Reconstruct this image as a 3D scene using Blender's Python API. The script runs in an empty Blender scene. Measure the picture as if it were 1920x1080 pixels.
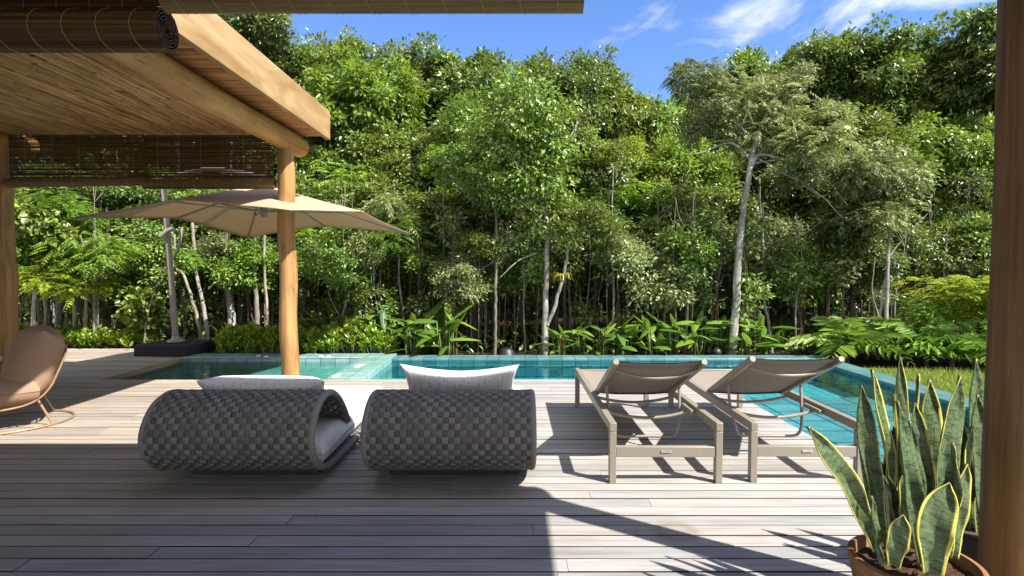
import bpy, math, random
import numpy as np
from mathutils import Vector, Matrix

random.seed(7)
S = bpy.context.scene
COL = S.collection
R = math.radians

# ------------------------------------------------------------------ camera, sky, sun, exposure
H, F, PITCH = 1.35, 1065.0, R(1.99)
cam = bpy.data.objects.new("camera", bpy.data.cameras.new("camera"))
COL.objects.link(cam)
cam.location = (0, 0, H)
cam.rotation_euler = (R(90) - PITCH, 0, 0)
cam.data.lens = 36 * F / 1920
cam.data.sensor_width = 36
cam.data.clip_end = 3000
S.camera = cam

SUN_DIR = Vector((0.542, -0.372, 0.754)).normalized()
SUN_EL = math.asin(SUN_DIR.z)
world = bpy.data.worlds.new("World")
S.world = world
world.use_nodes = True
wt = world.node_tree
wn, wl = wt.nodes, wt.links
bg = wn["Background"]
sky = wn.new("ShaderNodeTexSky")
sky.sky_type = 'NISHITA'
sky.sun_disc = False
sky.sun_elevation = SUN_EL
sky.sun_rotation = math.atan2(SUN_DIR.x, SUN_DIR.y)
sky.air_density = 1.0
sky.dust_density = 0.25
sky.ozone_density = 3.5
bg.inputs["Strength"].default_value = 0.092
# thin wind-drawn cirrus, laid out on a high flat layer over the place
tc = wn.new("ShaderNodeTexCoord")
sep = wn.new("ShaderNodeSeparateXYZ")
wl.new(tc.outputs["Generated"], sep.inputs[0])
mx = wn.new("ShaderNodeMath"); mx.operation = 'MAXIMUM'; mx.inputs[1].default_value = 0.03
wl.new(sep.outputs["Z"], mx.inputs[0])
dx = wn.new("ShaderNodeMath"); dx.operation = 'DIVIDE'
wl.new(sep.outputs["X"], dx.inputs[0]); wl.new(mx.outputs[0], dx.inputs[1])
dy = wn.new("ShaderNodeMath"); dy.operation = 'DIVIDE'
wl.new(sep.outputs["Y"], dy.inputs[0]); wl.new(mx.outputs[0], dy.inputs[1])
cmb = wn.new("ShaderNodeCombineXYZ")
wl.new(dx.outputs[0], cmb.inputs[0]); wl.new(dy.outputs[0], cmb.inputs[1])
mp = wn.new("ShaderNodeMapping"); mp.inputs["Rotation"].default_value = (0, 0, R(-14)); mp.inputs["Scale"].default_value = (1.5, 0.85, 1); mp.inputs["Location"].default_value = (0.55, 0.35, 0)
wl.new(cmb.outputs[0], mp.inputs[0])
nz = wn.new("ShaderNodeTexNoise"); nz.inputs["Scale"].default_value = 2.0; nz.inputs["Detail"].default_value = 9; nz.inputs["Roughness"].default_value = 0.58; nz.inputs["Distortion"].default_value = 0.5
wl.new(mp.outputs[0], nz.inputs["Vector"])
# the cloud bank stands over the trees to the right of the axis: a soft mask around its own place in that layer
vd = wn.new("ShaderNodeVectorMath"); vd.operation = 'DISTANCE'; vd.inputs[1].default_value = (1.30, 2.35, 0)
wl.new(cmb.outputs[0], vd.inputs[0])
mr = wn.new("ShaderNodeMapRange"); mr.inputs[1].default_value = 0.1; mr.inputs[2].default_value = 1.0; mr.inputs[3].default_value = 0.20; mr.inputs[4].default_value = -0.10
wl.new(vd.outputs["Value"], mr.inputs[0])
ad = wn.new("ShaderNodeMath"); ad.operation = 'ADD'
wl.new(nz.outputs["Fac"], ad.inputs[0]); wl.new(mr.outputs[0], ad.inputs[1])
cr = wn.new("ShaderNodeMapRange"); cr.interpolation_type = 'SMOOTHSTEP'; cr.inputs[1].default_value = 0.52; cr.inputs[2].default_value = 0.86; cr.inputs[3].default_value = 0.0; cr.inputs[4].default_value = 0.70
wl.new(ad.outputs[0], cr.inputs[0])
tint = wn.new("ShaderNodeMix"); tint.data_type = 'RGBA'; tint.blend_type = 'MULTIPLY'; tint.inputs[0].default_value = 1.0
tint.inputs[7].default_value = (0.70, 0.84, 1.12, 1)
wl.new(sky.outputs[0], tint.inputs[6])
cm = wn.new("ShaderNodeMix"); cm.data_type = 'RGBA'
# broken white cloud added out of view behind the camera, as whiter fill light
bk = wn.new("ShaderNodeMapRange"); bk.interpolation_type = 'SMOOTHSTEP'; bk.inputs[1].default_value = 0.42; bk.inputs[2].default_value = -0.15; bk.inputs[3].default_value = 0.0; bk.inputs[4].default_value = 1.0
wl.new(sep.outputs["Y"], bk.inputs[0])
nz2 = wn.new("ShaderNodeTexNoise"); nz2.inputs["Scale"].default_value = 3.0; nz2.inputs["Detail"].default_value = 6
wl.new(tc.outputs["Generated"], nz2.inputs["Vector"])
nr2 = wn.new("ShaderNodeMapRange"); nr2.inputs[1].default_value = 0.32; nr2.inputs[2].default_value = 0.6; nr2.inputs[3].default_value = 0.3; nr2.inputs[4].default_value = 0.9
wl.new(nz2.outputs["Fac"], nr2.inputs[0])
bm = wn.new("ShaderNodeMath"); bm.operation = 'MULTIPLY'
wl.new(bk.outputs[0], bm.inputs[0]); wl.new(nr2.outputs[0], bm.inputs[1])
mxx = wn.new("ShaderNodeMath"); mxx.operation = 'MAXIMUM'
wl.new(bm.outputs[0], mxx.inputs[0]); wl.new(cr.outputs[0], mxx.inputs[1])
wl.new(mxx.outputs[0], cm.inputs[0])
wl.new(tint.outputs[2], cm.inputs[6])
cm.inputs[7].default_value = (7.6, 7.4, 7.1, 1)
wl.new(cm.outputs[2], bg.inputs["Color"])

sun_d = bpy.data.lights.new("sun", 'SUN')
sun_d.energy = 5.0
sun_d.angle = R(0.55)
sun_d.color = (1.0, 0.95, 0.87)
sun = bpy.data.objects.new("sun", sun_d)
COL.objects.link(sun)
sun.rotation_euler = SUN_DIR.to_track_quat('Z', 'Y').to_euler()
sun.location = (6, -6, 12)

S.view_settings.view_transform = 'Standard'
S.view_settings.look = 'None'
S.view_settings.exposure = 1.32
S.view_settings.gamma = 1
S.render.engine = 'CYCLES'
S.cycles.max_bounces = 8
S.cycles.transparent_max_bounces = 12
S.cycles.sample_clamp_indirect = 6


# ------------------------------------------------------------------ helpers
def ray(px, py):
    u, v = (px - 960) / F, (540 - py) / F
    return Vector((u, math.cos(PITCH) + math.sin(PITCH) * v, -math.sin(PITCH) + math.cos(PITCH) * v))


def at(px, py, Y):
    d = ray(px, py)
    return Vector((0, 0, H)) + d * (Y / d.y)


def gnd(px, py, z=0.0):
    d = ray(px, py)
    return Vector((0, 0, H)) + d * ((z - H) / d.z)


def tag(o, label=None, cat=None, group=None, kind=None):
    if label: o["label"] = label
    if cat: o["category"] = cat
    if group: o["group"] = group
    if kind: o["kind"] = kind
    return o


def empty(name, loc, label=None, cat=None, group=None, rz=0.0):
    o = bpy.data.objects.new(name, None)
    COL.objects.link(o)
    o.location = loc
    o.rotation_euler = (0, 0, rz)
    o.empty_display_size = 0.1
    return tag(o, label, cat, group)


def link(name, me, mat=None, parent=None, world_space=False):
    o = bpy.data.objects.new(name, me)
    COL.objects.link(o)
    if mat and not me.materials:
        me.materials.append(mat)
    if parent:
        o.parent = parent
        if world_space:
            o.matrix_parent_inverse = parent.matrix_basis.inverted()
    return o


def npmesh(name, V, Fc, mat=None, smooth=False):
    V = np.asarray(V, dtype=np.float32); Fc = np.asarray(Fc, dtype=np.int32)
    me = bpy.data.meshes.new(name)
    n, k = Fc.shape
    me.vertices.add(len(V)); me.vertices.foreach_set("co", V.ravel())
    me.loops.add(n * k); me.loops.foreach_set("vertex_index", Fc.ravel())
    me.polygons.add(n)
    me.polygons.foreach_set("loop_start", np.arange(0, n * k, k, dtype=np.int32))
    if smooth:
        me.polygons.foreach_set("use_smooth", np.ones(n, dtype=bool))
    me.update(calc_edges=True)
    if mat: me.materials.append(mat)
    return me


def catmull(pts, n):
    pts = [Vector(p) for p in pts]
    P = [pts[0] * 2 - pts[1]] + pts + [pts[-1] * 2 - pts[-2]]
    out = []
    for i in range(1, len(P) - 2):
        a, b, c, d = P[i - 1], P[i], P[i + 1], P[i + 2]
        for k in range(n):
            t = k / n
            out.append(0.5 * ((2 * b) + (c - a) * t + (2 * a - 5 * b + 4 * c - d) * t * t + (3 * b - a - 3 * c + d) * t ** 3))
    out.append(pts[-1])
    return out


class MB:
    def __init__(s):
        s.v, s.f = [], []

    def add(s, vs, fs):
        k = len(s.v)
        s.v += [tuple(v) for v in vs]
        s.f += [tuple(i + k for i in f) for f in fs]
        return s

    def box(s, x0, x1, y0, y1, z0, z1, M=None):
        vs = [Vector((x, y, z)) for z in (z0, z1) for y in (y0, y1) for x in (x0, x1)]
        if M is not None: vs = [M @ v for v in vs]
        return s.add(vs, [(0, 2, 3, 1), (4, 5, 7, 6), (0, 1, 5, 4), (2, 6, 7, 3), (0, 4, 6, 2), (1, 3, 7, 5)])

    def tube(s, path, r, n=10, caps=True, flat=1.0, jit=0.0):
        path = [Vector(p) for p in path]
        m = len(path)
        rs = r if isinstance(r, (list, tuple)) else [r] * m
        up = Vector((0, 0, 1))
        t0 = (path[1] - path[0]).normalized()
        if abs(t0.z) > 0.9: up = Vector((1, 0, 0))
        nrm = t0.cross(up).normalized()
        vs, fs = [], []
        for i in range(m):
            t = (path[min(i + 1, m - 1)] - path[max(i - 1, 0)]).normalized()
            nrm = (nrm - t * nrm.dot(t)).normalized()
            b = t.cross(nrm)
            for k in range(n):
                a = 2 * math.pi * k / n
                rr = rs[i] * (1 + random.uniform(-jit, jit))
                vs.append(path[i] + nrm * math.cos(a) * rr + b * math.sin(a) * rr * flat)
        for i in range(m - 1):
            for k in range(n):
                k2 = (k + 1) % n
                fs.append((i * n + k, i * n + k2, (i + 1) * n + k2, (i + 1) * n + k))
        if caps:
            fs.append(tuple(range(n - 1, -1, -1)))
            fs.append(tuple((m - 1) * n + k for k in range(n)))
        return s.add(vs, fs)

    def lathe(s, prof, c=(0, 0, 0), n=32):
        c = Vector(c)
        vs, fs = [], []
        m = len(prof)
        for r_, z in prof:
            for k in range(n):
                a = 2 * math.pi * k / n
                vs.append(c + Vector((r_ * math.cos(a), r_ * math.sin(a), z)))
        for i in range(m - 1):
            for k in range(n):
                k2 = (k + 1) % n
                fs.append((i * n + k, i * n + k2, (i + 1) * n + k2, (i + 1) * n + k))
        if prof[0][0] > 1e-4: fs.append(tuple(range(n - 1, -1, -1)))
        if prof[-1][0] > 1e-4: fs.append(tuple((m - 1) * n + k for k in range(n)))
        return s.add(vs, fs)

    def build(s, name, mat, parent=None, smooth=False, bevel=0, seg=2, world_space=False):
        me = bpy.data.meshes.new(name)
        me.from_pydata(s.v, [], s.f)
        me.update()
        if smooth:
            me.shade_smooth()
            me.set_sharp_from_angle(angle=R(40))
        o = link(name, me, mat, parent, world_space)
        if bevel:
            b = o.modifiers.new("bevel", 'BEVEL'); b.width = bevel; b.segments = seg; b.limit_method = 'ANGLE'; b.angle_limit = R(50)
            if not smooth:
                me.shade_smooth(); me.set_sharp_from_angle(angle=R(40))
        return o


# ------------------------------------------------------------------ materials
class NT:
    def __init__(s, name):
        s.m = bpy.data.materials.new(name)
        s.m.use_nodes = True
        s.n, s.l = s.m.node_tree.nodes, s.m.node_tree.links
        s.b = s.n["Principled BSDF"]
        s.out = s.n["Material Output"]

    def new(s, t, **kw):
        nd = s.n.new(t)
        for k, v in kw.items(): setattr(nd, k, v)
        return nd

    def coord(s, scale=(1, 1, 1), which="Object", rnd=False, rot=(0, 0, 0)):
        c = s.new("ShaderNodeTexCoord")
        mpn = s.new("ShaderNodeMapping")
        mpn.inputs["Scale"].default_value = scale
        mpn.inputs["Rotation"].default_value = rot
        src = c.outputs[which]
        if rnd:
            oi = s.new("ShaderNodeObjectInfo")
            mu = s.new("ShaderNodeVectorMath", operation='SCALE'); mu.inputs[0].default_value = (37, 53, 71)
            s.l.new(oi.outputs["Random"], mu.inputs["Scale"])
            av = s.new("ShaderNodeVectorMath", operation='ADD')
            s.l.new(src, av.inputs[0]); s.l.new(mu.outputs[0], av.inputs[1])
            src = av.outputs[0]
        s.l.new(src, mpn.inputs[0])
        return mpn.outputs[0]

    def noise(s, vec, scale, detail=5, rough=0.55, dist=0.0):
        t = s.new("ShaderNodeTexNoise")
        t.inputs["Scale"].default_value = scale; t.inputs["Detail"].default_value = detail
        t.inputs["Roughness"].default_value = rough; t.inputs["Distortion"].default_value = dist
        if vec is not None: s.l.new(vec, t.inputs["Vector"])
        return t.outputs["Fac"]

    def ramp(s, fac, stops):
        r_ = s.new("ShaderNodeValToRGB")
        e = r_.color_ramp.elements
        while len(e) < len(stops): e.new(0.5)
        for el, (p, c) in zip(e, stops):
            el.position = p; el.color = (*c, 1)
        s.l.new(fac, r_.inputs[0])
        return r_.outputs[0]

    def math(s, op, a, b=None):
        t = s.new("ShaderNodeMath", operation=op)
        for i, x in enumerate((a, b)):
            if x is None: continue
            if isinstance(x, (int, float)): t.inputs[i].default_value = x
            else: s.l.new(x, t.inputs[i])
        return t.outputs[0]

    def mix(s, fac, a, b, mode='MIX'):
        t = s.new("ShaderNodeMix", data_type='RGBA', blend_type=mode)
        for i, x in ((0, fac), (6, a), (7, b)):
            if isinstance(x, (int, float)): t.inputs[i].default_value = x
            elif isinstance(x, tuple): t.inputs[i].default_value = (*x, 1)
            else: s.l.new(x, t.inputs[i])
        return t.outputs[2]

    def island(s):
        return s.new("ShaderNodeNewGeometry").outputs["Random Per Island"]

    def value(s, col, fac):
        h = s.new("ShaderNodeHueSaturation")
        s.l.new(col, h.inputs["Color"])
        s.l.new(fac, h.inputs["Value"])
        return h.outputs[0]

    def rng(s, fac, lo, hi):
        t = s.new("ShaderNodeMapRange"); t.inputs[3].default_value = lo; t.inputs[4].default_value = hi
        s.l.new(fac, t.inputs[0])
        return t.outputs[0]

    def bump(s, h, strength=0.3, dist=0.01):
        t = s.new("ShaderNodeBump"); t.inputs["Strength"].default_value = strength; t.inputs["Distance"].default_value = dist
        s.l.new(h, t.inputs["Height"])
        s.l.new(t.outputs[0], s.b.inputs["Normal"])
        return t.outputs[0]

    def done(s, col=None, rough=0.6, spec=0.4, metal=0.0):
        if col is not None:
            if isinstance(col, tuple): s.b.inputs["Base Color"].default_value = (*col, 1)
            else: s.l.new(col, s.b.inputs["Base Color"])
        if isinstance(rough, (int, float)): s.b.inputs["Roughness"].default_value = rough
        else: s.l.new(rough, s.b.inputs["Roughness"])
        s.b.inputs["Specular IOR Level"].default_value = spec
        s.b.inputs["Metallic"].default_value = metal
        return s.m


def mat_wood(name, dark, mid, light, stretch, rough=0.6, island=0.0, knots=False, cracks=False, spec=0.3):
    t = NT(name)
    v = t.coord(stretch, rnd=True)
    a = t.noise(v, 1.0, 8, 0.62, 0.6)
    c = t.ramp(a, [(0.34, dark), (0.5, mid), (0.66, light)])
    big = t.noise(t.coord((1.3, 1.3, 1.3), rnd=True), 1.0, 4)
    c = t.mix(t.math('MULTIPLY', big, 0.35), c, dark)
    if knots:
        vo = t.new("ShaderNodeTexVoronoi"); vo.inputs["Scale"].default_value = 1.0
        t.l.new(t.coord((5, 5, 1.6), rnd=True), vo.inputs["Vector"])
        k = t.rng(vo.outputs["Distance"], 1.0, 0.0)
        k = t.math('MULTIPLY', t.math('GREATER_THAN', k, 0.93), 0.8)
        c = t.mix(k, c, (0.08, 0.035, 0.012))
    if island:
        c = t.value(c, t.rng(t.island(), 1 - island, 1 + island))
    hgt = a
    if cracks:
        cs = tuple(5.0 * x / max(stretch) if x < max(stretch) else 34 for x in stretch)
        k1 = t.noise(t.coord(cs, rnd=True), 1.0, 3, 0.55, 0.3)
        line = t.ramp(k1, [(0.485, (0, 0, 0)), (0.5, (1, 1, 1)), (0.515, (0, 0, 0))])
        pat = t.ramp(t.noise(t.coord((2, 2, 2), rnd=True), 1.3, 3, 0.5), [(0.5, (0, 0, 0)), (0.62, (.8,) * 3)])
        f = t.math('MULTIPLY', line, pat)
        c = t.mix(f, c, (0.05, 0.024, 0.010))
        st_ = t.ramp(t.noise(t.coord((3.1, 3.1, 1.9), rnd=True), 1.0, 5, 0.6), [(0.46, (0, 0, 0)), (0.7, (.45,) * 3)])
        c = t.mix(st_, c, tuple(x * 0.5 for x in mid))
        hgt = t.math('SUBTRACT', a, f)
    t.bump(hgt, 0.35, 0.006)
    return t.done(c, rough, spec)


def mat_deck():
    t = NT("weathered_deck_boards")
    isl = t.island()
    sh = t.new("ShaderNodeVectorMath", operation='SCALE'); sh.inputs[0].default_value = (13, 29, 0)
    t.l.new(isl, sh.inputs["Scale"])
    tcn = t.new("ShaderNodeTexCoord")
    av = t.new("ShaderNodeVectorMath", operation='ADD')
    t.l.new(tcn.outputs["Object"], av.inputs[0]); t.l.new(sh.outputs[0], av.inputs[1])
    def sc(v):
        m_ = t.new("ShaderNodeMapping"); m_.inputs["Scale"].default_value = v
        t.l.new(av.outputs[0], m_.inputs[0]); return m_.outputs[0]
    g1 = t.noise(sc((1.6, 55, 1)), 1.0, 9, 0.68, 0.8)
    g2 = t.noise(sc((5, 190, 1)), 1.0, 5, 0.6)
    g3 = t.noise(sc((0.9, 2.5, 1)), 1.6, 5, 0.6)
    c = t.ramp(g1, [(0.28, (0.17, 0.15, 0.135)), (0.5, (0.33, 0.307, 0.285)), (0.72, (0.46, 0.44, 0.415))])
    c = t.mix(t.rng(g2, 0.0, 0.45), c, (0.22, 0.19, 0.165))
    # some boards keep a brown tone, others have silvered
    c = t.mix(t.math('MULTIPLY', t.math('FRACT', t.math('MULTIPLY', isl, 7.3)), 0.30), c, (0.36, 0.25, 0.165))
    c = t.value(c, t.rng(isl, 0.84, 1.15))
    c = t.value(c, t.rng(g3, 0.68, 1.3))
    # warm tint to the left: light bounced off the pergola, put into the colour
    sx = t.new("ShaderNodeSeparateXYZ"); t.l.new(tcn.outputs["Object"], sx.inputs[0])
    w = t.new("ShaderNodeMapRange"); w.inputs[1].default_value = -3.2; w.inputs[2].default_value = -0.6; w.inputs[3].default_value = 0.55; w.inputs[4].default_value = 0.0
    t.l.new(sx.outputs["X"], w.inputs[0])
    c = t.mix(w.outputs[0], c, t.mix(1.0, c, (1.08, 0.88, 0.68), 'MULTIPLY'))
    # the round brown stain left by a flower pot
    ds = t.new("ShaderNodeVectorMath", operation='DISTANCE'); p = gnd(1266, 996); ds.inputs[1].default_value = (p.x, p.y, 0)
    fl = t.new("ShaderNodeVectorMath", operation='MULTIPLY'); fl.inputs[1].default_value = (1, 1, 0)
    t.l.new(tcn.outputs["Object"], fl.inputs[0])
    t.l.new(fl.outputs[0], ds.inputs[0])
    n4 = t.noise(t.coord((9, 9, 1)), 1.0, 6, 0.7)
    dd = t.math('ADD', ds.outputs["Value"], t.math('MULTIPLY', t.math('SUBTRACT', n4, 0.5), 0.10))
    ring = t.ramp(dd, [(0.0, (0.25,) * 3), (0.05, (0.3,) * 3), (0.085, (0.72,) * 3), (0.105, (0.5,) * 3), (0.145, (0, 0, 0))])
    c = t.mix(ring, c, (0.20, 0.15, 0.105))
    hgt = t.math('ADD', g1, t.math('MULTIPLY', g2, 0.6))
    # side faces of the boards are painted dark so the gaps read as shaded lines
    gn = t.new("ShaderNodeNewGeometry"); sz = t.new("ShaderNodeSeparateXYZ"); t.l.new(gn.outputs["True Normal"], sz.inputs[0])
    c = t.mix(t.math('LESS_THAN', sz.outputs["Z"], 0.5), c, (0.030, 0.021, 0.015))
    c = t.mix(1.0, c, (0.915, 0.985, 1.06), 'MULTIPLY')
    t.bump(hgt, 0.35, 0.004)
    return t.done(c, t.rng(g1, 0.5, 0.72), 0.35)


def mat_tile(name, axes, c1, c2, size=0.18, size2=0.18, grout=(0.006, 0.03, 0.036), rough=0.3, off=0.0):
    t = NT(name)
    tcn = t.new("ShaderNodeTexCoord")
    sx = t.new("ShaderNodeSeparateXYZ"); t.l.new(tcn.outputs["Object"], sx.inputs[0])
    cb = t.new("ShaderNodeCombineXYZ")
    t.l.new(sx.outputs[axes[0]], cb.inputs[0]); t.l.new(sx.outputs[axes[1]], cb.inputs[1])
    b = t.new("ShaderNodeTexBrick")
    b.offset = off
    b.inputs["Scale"].default_value = 1.0
    b.inputs["Brick Width"].default_value = size; b.inputs["Row Height"].default_value = size2
    b.inputs["Mortar Size"].default_value = 0.005 if size < 0.3 else 0.013; b.inputs["Mortar Smooth"].default_value = 0.2
    b.inputs["Color1"].default_value = (*c1, 1); b.inputs["Color2"].default_value = (*c2, 1)
    b.inputs["Mortar"].default_value = (*grout, 1)
    t.l.new(cb.outputs[0], b.inputs["Vector"])
    n1 = t.noise(t.coord((5, 5, 5)), 1.0, 7, 0.65, 0.6)
    n2 = t.noise(t.coord((28, 28, 28)), 1.0, 4, 0.6)
    c = t.value(b.outputs["Color"], t.rng(n1, 0.55, 1.45))
    c = t.value(c, t.rng(n2, 0.8, 1.2))
    t.bump(b.outputs["Fac"], -0.3, 0.003)
    return t.done(c, rough, 0.5)


def mat_water(name, tint, ripple=0.12, scale=3.0):
    t = NT(name)
    t.n.remove(t.b)
    n1 = t.noise(t.coord((1, 1.6, 1)), scale, 3, 0.5, 0.7)
    n2 = t.noise(t.coord((1, 1, 1)), scale * 5, 2, 0.5)
    hh = t.math('ADD', n1, t.math('MULTIPLY', n2, 0.25))
    bp = t.new("ShaderNodeBump"); bp.inputs["Strength"].default_value = ripple; bp.inputs["Distance"].default_value = 0.05
    t.l.new(hh, bp.inputs["Height"])
    fr = t.new("ShaderNodeFresnel"); fr.inputs["IOR"].default_value = 1.33
    t.l.new(bp.outputs[0], fr.inputs["Normal"])
    tr = t.new("ShaderNodeBsdfTransparent"); tr.inputs[0].default_value = (*tint, 1)
    gl = t.new("ShaderNodeBsdfGlossy"); gl.inputs["Roughness"].default_value = 0.03
    t.l.new(bp.outputs[0], gl.inputs["Normal"])
    mxs = t.new("ShaderNodeMixShader")
    t.l.new(fr.outputs[0], mxs.inputs[0]); t.l.new(tr.outputs[0], mxs.inputs[1]); t.l.new(gl.outputs[0], mxs.inputs[2])
    t.l.new(mxs.outputs[0], t.out.inputs["Surface"])
    return t.m


def mat_leaf(name, stops, trans=(0.36, 0.48, 0.05), tf=0.28, rough=0.36, spec=0.65, objvar=0.28):
    t = NT(name)
    isl = t.island()
    c = t.ramp(isl, stops)
    oi = t.new("ShaderNodeObjectInfo")
    h = t.new("ShaderNodeHueSaturation")
    t.l.new(c, h.inputs["Color"])
    t.l.new(t.rng(oi.outputs["Random"], 0.5 - 0.018, 0.5 + 0.014), h.inputs["Hue"])
    t.l.new(t.rng(t.math('FRACT', t.math('MULTIPLY', oi.outputs["Random"], 5.7)), 1 - objvar, 1 + objvar), h.inputs["Value"])
    c = h.outputs[0]
    t.done(c, t.rng(t.math('FRACT', t.math('MULTIPLY', isl, 11.3)), rough - 0.1, rough + 0.2), spec)
    tl = t.new("ShaderNodeBsdfTranslucent")
    t.l.new(t.mix(0.55, c, trans), tl.inputs[0])
    mxs = t.new("ShaderNodeMixShader"); mxs.inputs[0].default_value = tf
    t.l.new(t.b.outputs[0], mxs.inputs[1]); t.l.new(tl.outputs[0], mxs.inputs[2])
    t.l.new(mxs.outputs[0], t.out.inputs["Surface"])
    return t.m


def mat_bark(name, a, b, c3, sc=(9, 9, 3.0), ring=0.0):
    t = NT(name)
    v = t.coord(sc, rnd=True)
    n1 = t.noise(v, 1.0, 7, 0.68, 0.5)
    n2 = t.noise(t.coord((2.2, 2.2, 1.2), rnd=True), 1.0, 4, 0.6)
    c = t.ramp(n1, [(0.3, a), (0.5, b), (0.66, c3)])
    c = t.mix(t.ramp(n2, [(0.42, (0, 0, 0)), (0.62, (1, 1, 1))]), c, t.mix(0.55, c, a))
    if ring:
        w = t.noise(t.coord((0.6, 0.6, 16), rnd=True), 1.0, 3, 0.5)
        c = t.mix(t.ramp(w, [(0.55, (0, 0, 0)), (0.66, (ring,) * 3)]), c, a)
    oi = t.new("ShaderNodeObjectInfo")
    c = t.value(c, t.rng(oi.outputs["Random"], 0.75, 1.2))
    t.bump(n1, 0.5, 0.02)
    return t.done(c, 0.85, 0.2)


def mat_plain(name, col, rough=0.5, spec=0.5, metal=0.0, var=0.12, scale=30.0, bump=0.0, stretch=(1, 1, 1)):
    t = NT(name)
    n1 = t.noise(t.coord(stretch), scale, 5, 0.6)
    c = t.ramp(n1, [(0.3, tuple(x * (1 - var) for x in col)), (0.7, tuple(min(1, x * (1 + var)) for x in col))])
    if bump: t.bump(n1, bump, 0.003)
    return t.done(c, t.rng(n1, max(0, rough - 0.08), rough + 0.08), spec, metal)


def mat_fabric(name, col, streak, axis=(110, 110, 3), amt=0.5, weave=700.0):
    t = NT(name)
    n1 = t.noise(t.coord(axis), 1.0, 3, 0.6)
    n2 = t.noise(t.coord((1, 1, 1)), weave, 2, 0.5)
    n3 = t.noise(t.coord((1, 1, 1)), 4.0, 4, 0.5)
    f = t.ramp(n1, [(0.52, (0, 0, 0)), (0.68, (amt,) * 3)])
    c = t.mix(f, col, streak)
    c = t.value(c, t.rng(n2, 0.86, 1.14))
    t.bump(t.math('ADD', t.math('MULTIPLY', n2, 0.12), n3), 0.35, 0.01)
    return t.done(c, 0.92, 0.15)


M = {}
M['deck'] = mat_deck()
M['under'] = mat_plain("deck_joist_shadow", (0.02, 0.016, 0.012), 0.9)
M['log'] = mat_wood("eucalyptus_log", (0.20, 0.105, 0.036), (0.36, 0.205, 0.075), (0.45, 0.275, 0.11), (16, 16, 1.1), 0.6, knots=True, cracks=True)
M['logh'] = mat_wood("eucalyptus_log_along", (0.26, 0.13, 0.038), (0.43, 0.24, 0.078), (0.52, 0.31, 0.11), (14, 1.1, 14), 0.6, cracks=True)
M['brownlog'] = mat_wood("oiled_brown_log", (0.10, 0.050, 0.017), (0.19, 0.100, 0.034), (0.26, 0.145, 0.052), (26, 26, 1.0), 0.6, knots=True, cracks=True)
M['fascia'] = mat_wood("planed_fascia_board", (0.235, 0.140, 0.056), (0.35, 0.230, 0.105), (0.46, 0.335, 0.19), (6, 0.9, 5), 0.6)
M['batten'] = mat_wood("round_battens", (0.26, 0.115, 0.035), (0.42, 0.20, 0.066), (0.52, 0.28, 0.10), (1.5, 25, 25), 0.6, island=0.2)
M['reed'] = mat_wood("woven_reed_mat", (0.23, 0.125, 0.046), (0.44, 0.27, 0.112), (0.60, 0.40, 0.19), (40, 1.5, 10), 0.7, island=0.36)
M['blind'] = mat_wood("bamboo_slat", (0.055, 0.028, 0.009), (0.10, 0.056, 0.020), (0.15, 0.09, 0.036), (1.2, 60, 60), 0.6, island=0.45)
M['blindlit'] = mat_wood("bamboo_slat_lit", (0.12, 0.082, 0.032), (0.20, 0.145, 0.062), (0.28, 0.20, 0.09), (1.2, 60, 60), 0.6, island=0.35)  # brighter copy of the slat material, with the light put into its colour
M['cord'] = mat_plain("jute_cord", (0.42, 0.32, 0.17), 0.9, 0.1)
M['roof'] = mat_plain("roof_boards", (0.22, 0.13, 0.07), 0.8)
M['tile_floor'] = mat_tile("pool_floor_tile", ("X", "Y"), (0.12, 0.235, 0.26), (0.19, 0.32, 0.345), 0.36, 0.36, (0.02, 0.07, 0.09))
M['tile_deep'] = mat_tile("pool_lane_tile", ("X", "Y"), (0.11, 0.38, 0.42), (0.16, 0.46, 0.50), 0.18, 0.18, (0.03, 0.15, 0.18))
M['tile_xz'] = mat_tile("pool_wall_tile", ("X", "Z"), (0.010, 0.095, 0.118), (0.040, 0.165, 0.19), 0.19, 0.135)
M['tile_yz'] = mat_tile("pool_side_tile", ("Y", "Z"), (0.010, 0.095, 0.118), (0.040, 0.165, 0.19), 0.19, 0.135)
M['coping'] = mat_tile("coping_stone", ("X", "Y"), (0.055, 0.15, 0.16), (0.10, 0.205, 0.215), 0.19, 0.30, (0.02, 0.06, 0.065), 0.35)
M['spa'] = mat_tile("spa_stone", ("X", "Y"), (0.16, 0.30, 0.29), (0.23, 0.37, 0.35), 0.22, 0.22, (0.07, 0.14, 0.14), 0.25)
M['spa_xz'] = mat_tile("spa_wall_stone", ("X", "Z"), (0.17, 0.25, 0.25), (0.25, 0.33, 0.33), 0.22, 0.15, (0.05, 0.12, 0.12), 0.25)
M['water'] = mat_water("pool_water", (0.62, 0.88, 0.905), 0.19, 1.7)
M['spawater'] = mat_water("spa_water", (0.62, 0.92, 0.90), 0.16, 5.0)
M['alu'] = mat_plain("taupe_powder_coat", (0.215, 0.190, 0.152), 0.42, 0.5, 0.0, 0.05, 60, 0.03)
M['sling'] = mat_fabric("taupe_sling", (0.215, 0.183, 0.155), (0.16, 0.135, 0.115), (900, 900, 900), 0.4, 900)
M['steel'] = mat_plain("brushed_plate", (0.62, 0.62, 0.62), 0.3, 0.5, 0.9)
M['white_fab'] = mat_fabric("pale_slub_fabric", (0.62, 0.605, 0.585), (0.16, 0.155, 0.155), (95, 95, 3), 0.75)
M['mattress'] = mat_fabric("white_mattress_fabric", (0.72, 0.71, 0.69), (0.40, 0.39, 0.39), (120, 6, 6), 0.4)
M['tan_fab'] = mat_fabric("tan_linen", (0.295, 0.188, 0.125), (0.215, 0.135, 0.085), (260, 260, 260), 0.45)
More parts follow.
